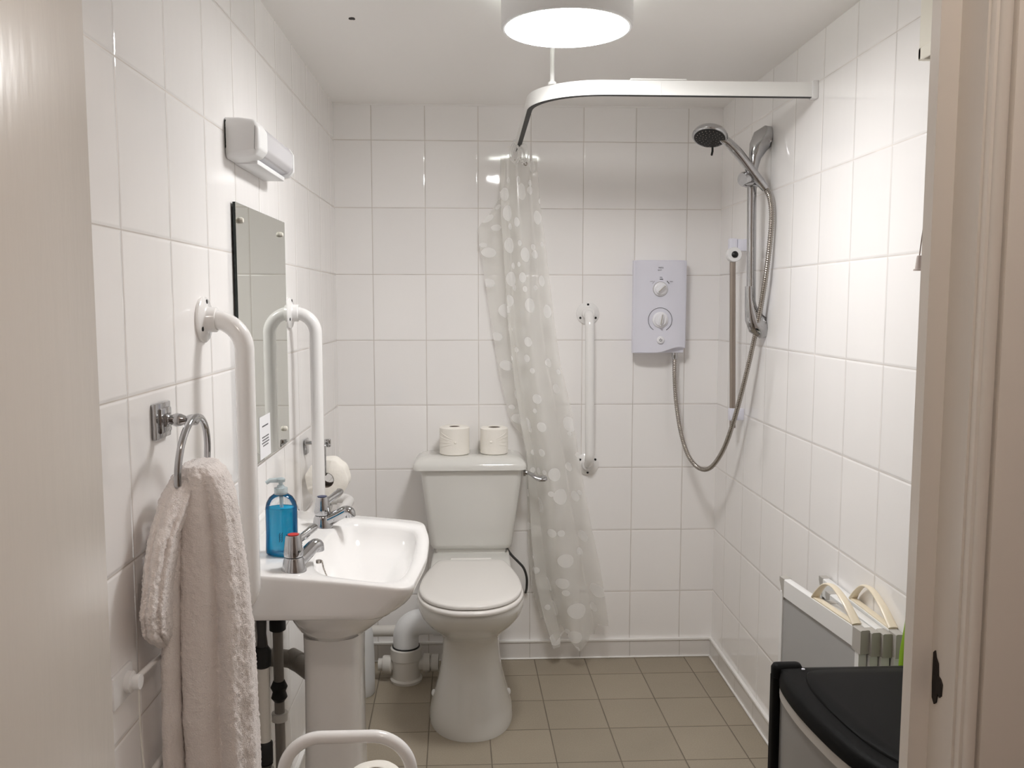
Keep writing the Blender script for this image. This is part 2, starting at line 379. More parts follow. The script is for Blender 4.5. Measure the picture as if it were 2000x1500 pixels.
# right jamb: stop, rebate, architrave with a rounded moulding
def jamb(side):
    s = 1 if side == 'right' else -1; x0 = OR_ if s > 0 else OL
    b = BM()
    X = lambda d: x0 - s*d
    def bx(a, c, *r): box(b, min(X(a),X(c)), max(X(a),X(c)), *r)
    bx(0, -.03, .743, .80, 0, OH)                      # lining
    if s > 0: bx(.019, 0, .784, .80, 0, OH)            # stop on the bathroom side
    return b
b = jamb('right')
for (xa, xb, ya, yb) in ((.440,.456,.735,.745),(.456,.512,.729,.745)): box(b, xa, xb, ya, yb, 0, OH, .003, 2)
tube(b, [(.4485,.734,0),(.4485,.734,OH)], .0055, 12); tube(b, [(.505,.730,0),(.505,.730,OH)], .007, 12)
struct('trim_2', b, M_paint)
b = jamb('left'); struct('trim_3', b, M_paint)
b = BM(); box(b, OL-.03, OR_+.03, .743, .80, OH, OH+.03); struct('trim_4', b, M_paint)
# chipped strike recess in the right jamb
b = BM()
yz = [(.7795,1.0790),(.7765,1.0820),(.7745,1.0760),(.7705,1.0715),(.7690,1.0600),(.7650,1.0585),(.7620,1.0545),(.7628,1.0430),(.7660,1.0400),(.7690,1.0425),(.7710,1.0330),(.7745,1.0300),(.7785,1.0350),(.7795,1.0500)]
loft(b, [[Vector((OR_-.0012, y, z)) for y, z in yz],[Vector((OR_+.006, y, z)) for y, z in yz]])
single('strike_recess', b, M_wood, 'dark chipped latch recess in the right door frame', 'latch recess', (OR_, .771, 1.03))
# open door at the left edge of the view
d = bpy.data.objects.new('door_1', None); C.objects.link(d); d['kind'] = 'structure'; ROOT[d] = Vector((0,0,0))
b = BM(); box(b, -.382, -.3395, .03, .7995, .01, 2.0, .003, 2); o = finish('door_leaf', b, M_paint, (0,0,0)); o.parent = d; ROOT[o] = Vector((0,0,0))
b = BM(); lathe(b, [(.024,0),(.024,.008),(.010,.010),(.010,.04)], (-.3395,.10,1.0), 'X', 24); tube(b, [(-.302,.10,1.0),(-.302,.20,1.0)], .009); o = finish('door_handle', b, M_chrome, (0,0,0)); o.parent = d

# hall pendant (behind the camera)
HX, HY = .25, .10
hl = thing('hall_ceiling_light', 'hall ceiling light above the viewer', 'lamp', (HX,HY,2.4))
b = BM(); lathe(b, [(.05,0),(.05,-.02),(.01,-.03),(.01,-.035)], (HX,HY,2.4), 'Z', 24); part('ceiling_rose', b, M_plastic, hl)
b = BM(); lathe(b, [(.01,-.03),(.05,-.045),(.07,-.075),(.05,-.105),(.005,-.12)], (HX,HY,2.4), 'Z', 24)
part('globe', b, emit('hall globe', (1,.90,.82), HALL*8), hl)

# ================================================================== CEILING LIGHT
LX, LY, LR, LZ = .222, 2.10, .155, 2.052
cl = thing('ceiling_light', 'round white drum ceiling light, lit, at top of view', 'ceiling light', (LX,LY,ZC))
b = BM(); lathe(b, [(LR-.03,-.014),(LR-.006,-.014),(LR,-.020),(LR,LZ-ZC+.004),(LR-.004,LZ-ZC),(LR-.009,LZ-ZC),(LR-.010,LZ-ZC+.010),(LR-.030,LZ-ZC+.010)], (LX,LY,ZC), 'Z', 72); part('drum', b, M_lampside, cl)
b = BM(); lathe(b, [(LR-.03,0),(LR-.03,-.014)], (LX,LY,ZC), 'Z', 64); part('halo_ring', b, emit('lit halo', (.95,1,.93), LAMP*.7), cl)
b = BM(); lathe(b, [(LR-.0105,LZ-ZC+.008),(LR-.011,LZ-ZC+.001),(LR-.02,LZ-ZC-.002),(.08,LZ-ZC-.005),(.001,LZ-ZC-.006)], (LX,LY,ZC), 'Z', 72); part('diffuser', b, M_lamp, cl)

# ================================================================== CURTAIN TRACK
path = fillet([(XR-.012,2.424,1.998),(.168,2.424,1.998),(.168,YB-.012,1.998)], .20, 22)
def track(b, pts, h=.0195, t=.008, t2=None):
    rings = []
    for i, p in enumerate(pts):
        q = (pts[min(i+1,len(pts)-1)]-pts[max(i-1,0)]).normalized(); nrm = Vector((-q.y,q.x,0))
        rings.append([p+nrm*t+Vector((0,0,h)), p-nrm*t+Vector((0,0,h)), p-nrm*t-Vector((0,0,h)), p-nrm*t*.35-Vector((0,0,h)), p-nrm*t*.35-Vector((0,0,h*.4)), p+nrm*t*.35-Vector((0,0,h*.4)), p+nrm*t*.35-Vector((0,0,h)), p+nrm*t-Vector((0,0,h))])
    loft(b, rings)
ct = thing('curtain_rail', 'white L-shaped shower curtain rail with a rounded corner', 'curtain rail', (.168,2.424,1.998))
b = BM(); track(b, path); part('track', b, M_track, ct, sharp=30)
b = BM(); rg = []
for i, p in enumerate(path):
    q = (path[min(i+1,len(path)-1)]-path[max(i-1,0)]).normalized(); nn = Vector((-q.y,q.x,0))
    rg.append([p+nn*.0074-Vector((0,0,.0196)), p-nn*.0074-Vector((0,0,.0196)), p-nn*.0074-Vector((0,0,.0208)), p+nn*.0074-Vector((0,0,.0208))])
loft(b, rg); part('track_slot_shade', b, M_black, ct)  # black strip along the underside, painted shade of the open channel
b = BM(); box(b, .43, .585, 2.411, 2.437, 2.0176, 2.0215, .001, 1); box(b, .5145, .5155, 2.4150, 2.417, 1.978, 2.018); part('rail_joiner', b, M_track, ct)
b = BM(); box(b, XR-.016, XR, 2.408, 2.440, 1.974, 2.022, .002, 2); part('end_bracket', b, M_plastic, ct)
b = BM(); box(b, .152, .184, YB-.016, YB, 1.974, 2.022, .002, 2); part('end_bracket', b, M_plastic, ct)
b = BM(); lathe(b, [(.012,0),(.012,.006),(.0065,.010),(.0065,ZC-2.0175-.008),(.016,ZC-2.0175-.006),(.016,ZC-2.0175)], (.222,2.478,2.0175), 'Z', 20); part('ceiling_rod', b, M_track, ct)
b = BM(); 
for k in range(2): pass
# ================================================================== CURTAIN
LT = [(.05,.310),(.083,.300),(.213,.262),(.348,.231),(.482,.219),(.71,.205),(.841,.197),(.971,.172),(1.149,.146),(1.363,.125),(1.564,.112),(1.726,.101),(1.95,.099)]
RT = [(.05,.512),(.193,.510),(.29,.497),(.431,.472),(.558,.443),(.701,.416),(.933,.376),(1.072,.350),(1.179,.322),(1.339,.298),(1.489,.281),(1.653,.261),(1.762,.246),(1.927,.234),(1.95,.232)]
FT = [(.05,.30),(.30,.225),(.48,.208),(.87,.206),(.96,.140),(1.127,.100),(1.362,.063),(1.516,.041),(1.637,.022),(1.694,.018),(1.74,.060),(1.80,.098),(1.95,.105)]
def curtain_point(s, z):
    L, Rr, Fl = interp(LT,z), interp(RT,z), interp(FT,z); yb, yf = 3.292, 3.212
    lo = max(0,min(1,(1.9-z)/1.8)); a = .012+.024*lo
    m = L+.45*(Rr-L)
    if s < .26:                                  # back layer, free edge to the middle
        t = s/.26; return Vector((Fl+(m-Fl)*t, yb+.012*math.sin(t*5+z*2), z))
    if s < .45:                                  # folds back to the left edge
        t = (s-.26)/.19; e = .5-.5*math.cos(math.pi*t)
        return Vector((m+(L-m)*t+.012*math.sin(math.pi*t)*(1-t), yb-(yb-yf-.02)*e, z))
    t = (s-.45)/.55                              # front layer with pleats
    ph = 2*math.pi*1.7*t+.9*math.sin(z*1.5)-.6
    k = math.sin(ph)
    x = L+(Rr-L)*(t+.055*math.sin(ph*1.0+1.2)*(.4+lo)*math.sin(math.pi*t))
    return Vector((x, yf+.02*(1-min(1,t*8))+a*k+.012*math.sin(z*2.3+t*3), z))
def hem(s):
    if s < .26: return .17+.04*math.sin(s*20)
    if s < .45: return .16-.07*(s-.26)/.19
    t = (s-.45)/.55
    return interp([(0,.082),(.12,.080),(.16,.10),(.24,.17),(.34,.175),(.42,.12),(.50,.082),(.56,.10),(.66,.128),(.80,.125),(.88,.175),(1,.185)], t)
NS, NZ = 150, 120
b = BM(); uvl = b.loops.layers.uv.new('UVMap'); grid = []; acc = [0]
for i in range(NS): acc.append(acc[-1]+(curtain_point((i+1)/NS,.9)-curtain_point(i/NS,.9)).length)
for j in range(NZ+1):
    row = []
    for i in range(NS+1):
        s = i/NS; z0 = hem(s); z = 1.938-(1.938-z0)*j/NZ
        p = curtain_point(s, z); p.y += .004*noise.noise(Vector((p.x*7, s*4, z*3)))
        row.append(b.verts.new(p))
    grid.append(row)
for j in range(NZ):
    for i in range(NS):
        f = b.faces.new((grid[j][i],grid[j+1][i],grid[j+1][i+1],grid[j][i+1]))
        for lp, (ii,jj) in zip(f.loops, ((i,j),(i,j+1),(i+1,j+1),(i+1,j))):
            lp[uvl].uv = (acc[ii]*1.0, grid[jj][ii].co.z)
cu = thing('shower_curtain', 'translucent shower curtain with white spots, bunched beside the toilet', 'shower curtain', (.30,3.25,.08))
part('curtain_sheet', b, M_curtain, cu, sharp=180)
for i, (x, y) in enumerate(((.146,3.14),(.154,3.17),(.160,3.20),(.168,3.22),(.175,3.25),(.182,3.16))):
    b = BM(); pts = [(x+.004*math.sin(a*2), y, 1.945+.033*math.cos(a)) if False else (x+.016*math.sin(a), y+.012*math.sin(a*.5+i), 1.946+.034*math.cos(a)) for a in [2*math.pi*k/20 for k in range(20)]]
    tube(b, pts, .0022, 8, closed=True); part('curtain_ring', b, M_bead, cu)
b = BM(); pts = [(.190+.0055*math.cos(a), 3.186, 1.912+.0055*math.sin(a)) for a in [2*math.pi*k/16 for k in range(16)]]; tube(b, pts, .0022, 8, closed=True); part('eyelet', b, M_steel, cu)

# ================================================================== GRAB RAILS
def flange(b, h, cen, axis, r=.044):
    lathe(b, [(r-.001,0),(r,.002),(r,.006),(r-.003,.009),(.026,.012),(.024,.016),(.024,.028),(.0225,.030)], cen, axis, 40)
    c = Vector(cen); a1, a2, ax = AX[axis if isinstance(axis,str) else 'X']
    return c, a1, a2
def grab_rail(label, p0, p1, out, tube_r, holes, group=None, axis=None):
    """p0, p1: centres of the wall flanges; out: vector away from the wall"""
    p0, p1, out = Vector(p0), Vector(p1), Vector(out)
    g = thing('grab_rail', label, 'grab rail', p1, group)
    b = BM(); tube(b, fillet([p0+out*.012, p0+out, p1+out, p1+out*.012], .058, 16), tube_r, 24); part('tube', b, M_enamel, g)
    n = out.normalized()
    for p, angs in ((p0, holes[0]), (p1, holes[1])):
        b = BM(); lathe(b, [(.043,0),(.044,.002),(.044,.006),(.041,.009),(.027,.0115),(.024,.015),(.024,.027),(.0225,.029)], p, n, 44); f = part('flange', b, M_enamel, g)
        up_ = Vector((0,0,1)); sd = up_.cross(n)
        for a in angs:
            q = p + up_*.034*math.sin(R(a)) + sd*.034*math.cos(R(a)) + n*.0095
            b = BM(); lathe(b, [(.0046,0),(.0046,.0014)], q, n, 14); part('screw_hole', b, M_dark, f)
    return g
H3 = ((90,210,330),(270,30,150))
grab_rail('white vertical grab rail on back wall, between the curtain and the shower unit', (.440,YB,1.371), (.444,YB,.785), (0,-.064,0), .0175, H3)
grab_rail('near white vertical grab rail on left wall, in front of the basin', (XL,1.692,1.378), (XL,1.692,.80), (.079,0,0), .0185, H3)
grab_rail('white vertical grab rail on left wall, just beyond the mirror', (XL,2.475,1.382), (XL,2.475,.79), (.075,0,0), .0178, H3)
grab_rail('low white horizontal grab rail seen behind the cold tap', (XL,3.09,.712), (XL,2.46,.712), (.080,0,0), .0178, H3)

# ================================================================== ELECTRIC SHOWER
UX0, UX1, UY, UZ0, UZ1 = .604, .806, 3.244, 1.222, 1.571
su = thing('electric_shower', 'white wall-mounted electric shower unit with two dials', 'shower unit', (.705,YB,UZ0))
b = BM(); box(b, UX0+.008, UX1-.006, UY+.022, YB, UZ0, UZ1-.004, .004, 2); part('back_housing', b, M_unit, su)
b = BM(); N = 40; ring0, ring1 = [], []
for k in range(N+1):
    t = k/N; x = UX0+(UX1-UX0)*t; zb = UZ0+.021*(0 if t < .42 else math.sin(min(1,(t-.42)/.46)*math.pi/2)**2) - (.004*max(0,(t-.9)/.1))
    yy = UY + .018*(abs(2*t-1)**5)
    ring0.append(Vector((x, yy, zb)))
for k in range(N, -1, -1):
    t = k/N; x = UX0+(UX1-UX0)*t; ring0.append(Vector((x, UY+.018*(abs(2*t-1)**5), UZ1)))
back = [Vector((p.x, UY+.045, p.z)) for p in ring0]
def in_(r, d): 
    c = Vector((.705, 0, 1.40)); return [Vector((p.x+(c.x-p.x)/abs(c.x-p.x+1e-9)*d if abs(p.x-c.x) > .09 else p.x, p.y-.0, p.z+(c.z-p.z)/abs(c.z-p.z)*d)) for p in r]
loft(b, [back, [Vector((p.x,p.y+.003,p.z)) for p in ring0], in_(ring0,.003)]); part('cover', b, M_unit, su, sharp=35)
FY = UY-.0005
def dial(cx, cz, r, ang, big):
    b = BM(); lathe(b, [(r,0),(r,-.003),(r-.002,-.005),(r*.78,-.006),(r*.74,-.012),(.001,-.014)], (cx,FY,cz), 'Y', 40); k = part('dial', b, M_knob, su)
    b = BM(); L = r*.78; ca, sa = math.cos(ang), math.sin(ang)
    rings = []
    for t in [i/10*2-1 for i in range(11)]:
        wd = r*.26*math.sqrt(max(.04,1-t*t)); c = Vector((cx+ca*L*t, 0, cz+sa*L*t)); nn = Vector((-sa,0,ca))
        rings.append([c+nn*wd+Vector((0,FY-.010,0)), c+nn*wd*.7+Vector((0,FY-.027,0)), c-nn*wd*.7+Vector((0,FY-.027,0)), c-nn*wd+Vector((0,FY-.010,0))])
    loft(b, rings); part('grip', b, M_knob, k)
    b = BM(); tube(b, [(cx+ca*L*t, FY-.0275, cz+sa*L*t) for t in (-.8,-.3,.3,.85)], .0022, 8); part('pointer', b, M_capgrey, k)
dial(.702, 1.463, .0265, R(42), False)
dial(.703, 1.348, .030, R(80), True)
b = BM(); tube(b, [(.703+.045*math.cos(R(a)), FY-.0004, 1.348+.045*math.sin(R(a))) for a in range(-58,239,6)], .0009, 6); part('dial_scale', b, M_ink, su)
b = BM(); tube(b, [(.702+.0275*math.cos(R(a)), FY-.0004, 1.463+.0275*math.sin(R(a))) for a in range(0,360,10)], .0006, 6, closed=True); part('dial_scale', b, M_capgrey, su)
b = BM(); lathe(b, [(.0145,0),(.0145,-.004),(.012,-.006),(.001,-.0065)], (.705,FY,1.2725), 'Y', 32); bt = part('power_button', b, M_knob, su)
b = BM(); tube(b, [(.705+.0042*math.cos(R(a)), FY-.0066, 1.272+.0042*math.sin(R(a))) for a in range(125,416,15)], .0009, 6); tube(b, [(.705,FY-.0066,1.273),(.705,FY-.0066,1.2785)], .0009, 6); part('power_symbol', b, M_inkdark, bt)
text_part('maker_mark', 'mira', .0105, Matrix.Translation((.703,FY-.0003,1.5435)) @ FACE_Y, M_inkdark, su)
text_part('maker_mark', 'sport', .0070, Matrix.Translation((.6985,FY-.0003,1.5345)) @ FACE_Y, M_ink, su)
for tx, x, z in (('LOW',.668,1.4915),('MED',.704,1.507),('HIGH',.743,1.4915)): text_part('dial_marking', tx, .0048, Matrix.Translation((x,FY-.0003,z)) @ FACE_Y, M_ink, su)
b = BM(); box(b, .699,.712, FY-.0006, FY, 1.4985,1.5010); part('dial_marking', b, M_inkdark, su)
b = BM(); tube(b, [(.7265,FY-.0004,1.4935),(.735,FY-.0004,1.484)], .0012, 6); part('dial_marking', b, M_inkdark, su)
b = BM(); tube(b, [(.679,FY-.0004,1.4935),(.672,FY-.0004,1.484)], .0005, 6); part('dial_marking', b, M_inkdark, su)
b = BM(); lathe(b, [(.0115,.012),(.0115,-.012),(.0095,-.020),(.0095,-.024)], (.770,3.283,UZ0-.001), 'Z', 20); part('outlet_nut', b, M_chrome, su)
# ================================================================== RISER RAIL AND HANDSET
rr = thing('shower_riser_rail', 'chrome riser rail with curved brackets on the right wall', 'shower rail', (XR,2.79,1.36))
BX, BY = .896, 2.79
b = BM(); tube(b, [(BX+.006,BY,1.415),(BX-.003,BY,1.86)], .0148, 20); part('slide_bar', b, M_chrome, rr)
def swan(b, zs, flip):
    # broad bracket: from the wall plate sweeping into the bar
    rings = []
    prof = [(XR-.001, 0, .022,.036),(XR-.012, .003,.022,.037),(XR-.027, -.006,.021,.036),(XR-.040,-.030,.0195,.030),(XR-.050,-.062,.0175,.020),(BX+.001,-.096,.016,.0155),(BX,-.130,.0155,.0152)]
    for i, (x, dz, wy, hz) in enumerate(prof):
        nx = prof[min(i+1,len(prof)-1)]; pv = prof[max(i-1,0)]
        d = Vector((nx[0]-pv[0], 0, flip*(nx[1]-pv[1]))).normalized(); n = Vector((-d.z,0,d.x))
        rings.append([Vector((x,BY,zs+flip*dz)) + n*hz*math.sin(2*math.pi*k/24) + Vector((0,1,0))*wy*math.cos(2*math.pi*k/24) for k in range(24)])
    loft(b, rings)
b = BM(); swan(b, 1.937, 1); part('upper_bracket', b, M_chrome, rr, sharp=70)
b = BM(); swan(b, 1.335, -1); part('lower_bracket', b, M_chrome, rr, sharp=70)
b = BM(); lathe(b, [(.020,-.022),(.025,-.018),(.026,0),(.025,.016),(.019,.022)], (BX-.002,BY,1.803), 'Z', 24); lathe(b, [(.019,0),(.0235,.006),(.0235,.040),(.019,.048)], (BX-.006,BY-.012,1.806), (-.75,-.5,-.1), 24); part('handset_holder', b, M_chrome, rr)
hs = thing('shower_handset', 'chrome shower handset with a black spray face, held on the riser rail', 'shower head', (BX,BY-.04,1.81))
P0 = Vector((BX+.030,BY-.040,1.772)); P1 = Vector((.800,BY-.045,1.913)); HC = Vector((.742,BY-.048,1.932)); HN = Vector((-.20,-.36,-.90)).normalized()
b = BM(); hp = spline([P0, P0.lerp(P1,.35)+Vector((0,0,.002)), P0.lerp(P1,.7)+Vector((0,0,.006)), P1, HC+Vector((.035,0,-.004))], 8); n = len(hp)
tube(b, hp, [interp([(0,.012),(.12,.0145),(.55,.0165),(.85,.0140),(1,.013)], i/(n-1)) for i in range(n)], 20); part('handle', b, M_chrome, hs)
b = BM(); lathe(b, [(.001,-.026),(.030,-.022),(.050,-.012),(.0555,-.002),(.0555,.004),(.052,.008),(.048,.008)], HC, HN, 48); hd = part('spray_head', b, M_chrome, hs)
b = BM(); lathe(b, [(.0485,.004),(.0485,.0085),(.040,.0095),(.001,.0105)], HC, HN, 40); part('spray_face', b, M_black, hs)
b = BM(); t_ = Vector((0,0,1)); a_ = t_.cross(HN).normalized(); b_ = HN.cross(a_)
for rr_, nn in ((.012,7),(.022,12),(.031,16),(.041,22)):
    for k in range(nn):
        an = 2*math.pi*k/nn+rr_*40; lathe(b, [(.0016,0),(.0011,.0022)], HC+a_*rr_*math.cos(an)+b_*rr_*math.sin(an)+HN*.0095, HN, 6)
part('nozzles', b, M_steel, hs)
b = BM(); q = HC+HN*.008+a_*.0-b_*.047; tube(b, [q+b_*.004, q-b_*.004+HN*.014, q+HN*.030], .0035, 10); part('spray_selector', b, M_black, hs)
# hose
hz = [(P0.x+.002,P0.y-.002,P0.z-.004),(.932,2.722,1.735),(.935,2.712,1.66),(.928,2.730,1.50),(.921,2.78,1.34),(.906,2.85,1.15),(.893,2.93,.99),(.880,3.00,.885),(.858,3.07,.815),(.832,3.13,.803),(.805,3.18,.840),(.786,3.225,.92),(.774,3.26,1.03),(.770,3.279,1.13),(.770,3.283,1.199)]
hp = spline(hz, 90); rs = [.0078+(.0009 if i % 4 < 2 else 0) for i in range(len(hp))]
# even spacing for the ribs
L = [0]
for a, c in zip(hp, hp[1:]): L.append(L[-1]+(c-a).length)
npt = 900; ev = []; j = 0
for i in range(npt):
    t = L[-1]*i/(npt-1)
    while j < len(L)-2 and L[j+1] < t: j += 1
    ev.append(hp[j].lerp(hp[j+1], (t-L[j])/max(1e-9,L[j+1]-L[j])))
b = BM(); tube(b, ev, [.0070+(.0015 if i % 4 < 2 else 0) for i in range(npt)], 12)
single('shower_hose', b, M_steel, 'ribbed metal shower hose looping from the shower unit to the handset', 'hose', (.83,3.13,.80), sharp=60)
# older slide bar
ob = thing('slide_rail', 'older brownish slide bar with white plastic brackets, in the shower corner', 'shower rail', (XR,3.0,1.0))
b = BM(); tube(b, [(.915,3.0,.972),(.899,3.0,1.632)], .0105, 14); part('bar', b, M_brown, ob)
for z, w_ in ((1.612,.05),(1.020,.05)):
    xb = .899+(1.632-z)*.0242
    b = BM(); box(b, xb-.013, xb+.013, 2.986, 3.014, z-.022, z+.022, .003, 2); box(b, xb+.0145, XR, 2.990, 3.012, z-.021, z+.020, .002, 2); part('wall_bracket', b, M_unit, ob)
b = BM(); lathe(b, [(.024,-.014),(.026,-.008),(.026,.008),(.022,.013)], (.901,2.990,1.578), 'Y', 28); sl_ = part('slider', b, M_plastic, ob)
b = BM(); lathe(b, [(.0115,0),(.0115,-.002),(.006,-.006),(.003,-.007)], (.901,2.976,1.578), 'Y', 20); part('slider_knob', b, M_black, sl_)

# ================================================================== TOILET
TX = -.012
def egg(cx, cy, hw, yf, yb, z, n=56, p=2.25):
    out = []
    for k in range(n):
        a = 2*math.pi*k/n; c, s = math.cos(a), math.sin(a)
        x = cx + hw*math.copysign(abs(c)**(2/p), c); y = cy + ((yb-cy) if s > 0 else (cy-yf))*math.copysign(abs(s)**(2/p), s); out.append(Vector((x,y,z)))
    return out
to = thing('toilet', 'white close-coupled toilet with closed lid against the back wall', 'toilet', (TX,2.95,0))
lev = [(0.0, 0.1425, 2.675, 3.12, 2.89), (0.012, 0.143, 2.675, 3.12, 2.89), (0.045, 0.138, 2.685, 3.12, 2.89), (0.1, 0.121, 2.712, 3.12, 2.88), (0.16, 0.106, 2.742, 3.12, 2.88), (0.22, 0.098, 2.765, 3.12, 2.88), (0.2879, 0.0949, 2.7386, 3.13, 2.847), (0.3183, 0.1023, 2.7066, 3.13, 2.832), (0.3485, 0.1233, 2.6591, 3.14, 2.808), (0.3844, 0.1478, 2.6005, 3.15, 2.78), (0.4188, 0.1644, 2.5558, 3.16, 2.756), (0.443, 0.1721, 2.5403, 3.17, 2.756), (0.4604, 0.1741, 2.5355, 3.18, 2.756), (0.4681, 0.1712, 2.5393, 3.18, 2.756)]
b = BM(); loft(b, [egg(TX,cy,hw,yf,yb,z) for z,hw,yf,yb,cy in lev])
box(b, TX-.145, TX+.145, 2.96, 3.31, .36, .478, .012, 3); box(b, TX-.13, TX+.13, 3.175, 3.30, .46, .497, .006, 2)
part('pan', b, M_toilet, to, sharp=60)
def lid_outline(off, z, dy=0):
    half = [(0.0, 2.5316), (0.0532, 2.5374), (0.1083, 2.5703), (0.147, 2.6235), (0.1687, 2.6979), (0.1697, 2.7753), (0.1605, 2.8575), (0.145, 2.93), (0.1276, 2.9929), (0.1122, 3.0219), (0.087, 3.0296), (0.0, 3.0306)]
    half = [(x, y+dy*max(0,(2.9-y)/.37)) for x, y in half]
    c = Vector((TX,2.775,z)); out = []
    for p in spline([Vector((TX+x,y,z)) for x,y in half]+[Vector((TX-x,y,z)) for x,y in half[-2:0:-1]], 6, True):
        v = p-c; l = v.length; out.append(c+v*max(.02,(l-off)/l))
    return out
b = BM(); loft(b, [lid_outline(o_,z_,-.006) for o_, z_ in ((.012,.469),(.002,.471),(0,.477),(.002,.482),(.008,.4845))]); part('seat', b, M_seat, to, sharp=60)
b = BM(); loft(b, [lid_outline(o_,z_) for o_, z_ in ((.014,.4865),(.006,.489),(.0055,.4955),(.008,.499),(.016,.501),(.05,.502),(.12,.5025))]); part('lid', b, M_seat, to, sharp=60)
b = BM(); box(b, TX-.075, TX+.075, 3.026, 3.046, .470, .500, .006, 3); part('hinge', b, M_seat, to)
b = BM(); rg = []
for z, x0, x1, y0, r_ in ((.494,-.150,.130,3.172,.02),(.500,-.160,.139,3.162,.025),(.515,-.165,.143,3.158,.026),(.80,-.199,.181,3.140,.026)): rg.append(rrect(x0,x1,y0,3.325,r_,z))
loft(b, rg); part('cistern', b, M_toilet, to, sharp=60)
b = BM(); rg = []
for z, e, r_ in ((.799,.006,.028),(.800,.0,.03),(.814,0,.03),(.822,.003,.03),(.834,.014,.032),(.841,.026,.034),(.845,.05,.03)): rg.append(rrect(-.224+e,.194-e,3.124+e,3.330-e*.2,r_,z))
loft(b, rg); part('cistern_lid', b, M_toilet, to, sharp=60)
b = BM(); lathe(b, [(.013,0),(.013,.008),(.008,.010),(.008,.02)], (.183,3.17,.782), 'X', 20)
tube(b, [(.200,3.165,.783),(.212,3.155,.780),(.228,3.150,.768),(.245,3.149,.763),(.262,3.149,.764),(.270,3.149,.765)], [.006,.006,.0075,.010,.0105,.006], 14, flat=1.6); part('flush_lever', b, M_chrome, to)
b = BM(); lathe(b, [(.011,0),(.011,.004),(.006,.007)], (TX-.1275,2.885,.072), (-.8,-.5,.35), 14); part('fixing_cap', b, M_plastic, to); b = BM(); lathe(b, [(.011,0),(.011,.004),(.006,.007)], (TX+.1275,2.885,.072), (.8,-.5,.35), 14); part('fixing_cap', b, M_plastic, to)
b = BM(); tube(b, spline([(.120,3.23,.492),(.128,3.23,.472),(.145,3.225,.45),(.168,3.23,.425),(.19,3.245,.395),(.203,3.27,.35),(.205,3.30,.30),(.203,3.331,.27)],6), .0048, 12)
single('inlet_hose', b, M_blackhose, 'dark water hose behind right side of the toilet', 'hose', (.207,3.27,.28))
# toilet paper on the cistern
def paper_roll(name, label, c, r, h, group, axis='Z', core=.019):
    t = thing(name, label, 'toilet roll', c, group); c = Vector(c)
    bb = BM(); prof = [(core,0),(r-.005,0),(r,.004),(r,h-.004),(r-.005,h),(core+.002,h),(core,h-.002),(core,.001)]
    lathe(bb, prof, c, axis, 56, caps=False)
    for v in bb.verts:
        d = noise.noise(v.co*38)*.0012; rv = v.co-c; v.co += rv.normalized()*d*(1 if rv.length > r*.8 else 0)
    part('tissue', bb, M_tissue, t)
    bb = BM(); lathe(bb, [(core-.0002,.0),(core-.0002,h-.001),(core-.0016,h-.001),(core-.0016,.0)], c, axis, 32, caps=False); part('core', bb, M_card, t)
    return t
def wrap_folds(t, c, r, side):
    bb = BM()
    for z0, z1, a0, a1 in ((.088,.058,200,272),(.070,.055,196,268),(.030,.044,204,266),(.048,.050,200,262)):
        pts = [(c[0]+(r+.0001)*math.cos(R(a if side > 0 else 540-a)), c[1]+(r+.0001)*math.sin(R(a if side > 0 else 540-a)), c[2]+z0+(z1-z0)*k/9) for k, a in enumerate([a0+(a1-a0)*k/9 for k in range(10)])]
        tube(bb, pts, [.0004+.0013*math.sin(math.pi*k/9) for k in range(10)], 6)
    an = R(274 if side > 0 else 256); tube(bb, [(c[0]+(r-.001)*math.cos(an), c[1]+(r-.001)*math.sin(an), c[2]+.050),(c[0]+(r+.003)*math.cos(an), c[1]+(r+.003)*math.sin(an), c[2]+.052)], [.006,.003], 8)
    part('tissue_tuck', bb, M_tissue, t)
c1 = (-.0725,3.233,.8452); c2 = (.0765,3.237,.8452)
t1 = paper_roll('toilet_roll', 'larger wrapped toilet roll on the cistern lid, left of the pair', c1, .0560, .104, 'spare toilet rolls on the cistern'); wrap_folds(t1, c1, .0560, 1)
t2 = paper_roll('toilet_roll', 'smaller toilet roll on the cistern lid, next to the curtain', c2, .0522, .100, 'spare toilet rolls on the cistern', core=.022); wrap_folds(t2, c2, .0522, -1)
# soil pipe
sp = thing('soil_pipe', 'white soil pipe elbow and floor collar behind the basin pedestal', 'waste pipe', (-.258,3.165,0))
b = BM(); lathe(b, [(.058,0),(.060,.010),(.052,.016),(.054,.085),(.0575,.088),(.0575,.128),(.054,.131),(.050,.131)], (-.256,3.150,0), 'Z', 40); part('floor_collar', b, M_pvcw, sp)
b = BM(); lathe(b, [(.0512,.126),(.0512,.1355)], (-.256,3.150,0), 'Z', 36); part('rubber_seal', b, M_black, sp)
b = BM(); tube(b, fillet([(-.256,3.150,.125),(-.256,3.150,.222),(-.115,3.130,.236)], .060, 12), .0475, 28); lathe(b, [(.054,0),(.054,.03)], (-.150,3.134,.234), (1,-.14,.06), 28); part('elbow', b, M_pvc, sp)
b = BM(); lathe(b, [(.023,-.03),(.023,.03)], (-.330,3.150,.062), 'X', 24); lathe(b, [(.031,-.016),(.034,-.010),(.034,.014),(.029,.018)], (-.327,3.150,.062), 'X', 14); part('side_boss', b, M_pvcw, sp)
b = BM(); lathe(b, [(.026,-.03),(.026,.05)], (-.185,3.150,.066), 'X', 24); lathe(b, [(.034,-.012),(.034,.012)], (-.180,3.150,.066), 'X', 24); lathe(b, [(.032,.018),(.032,.045)], (-.180,3.150,.066), 'X', 24); part('side_boss', b, M_pvcw, sp)
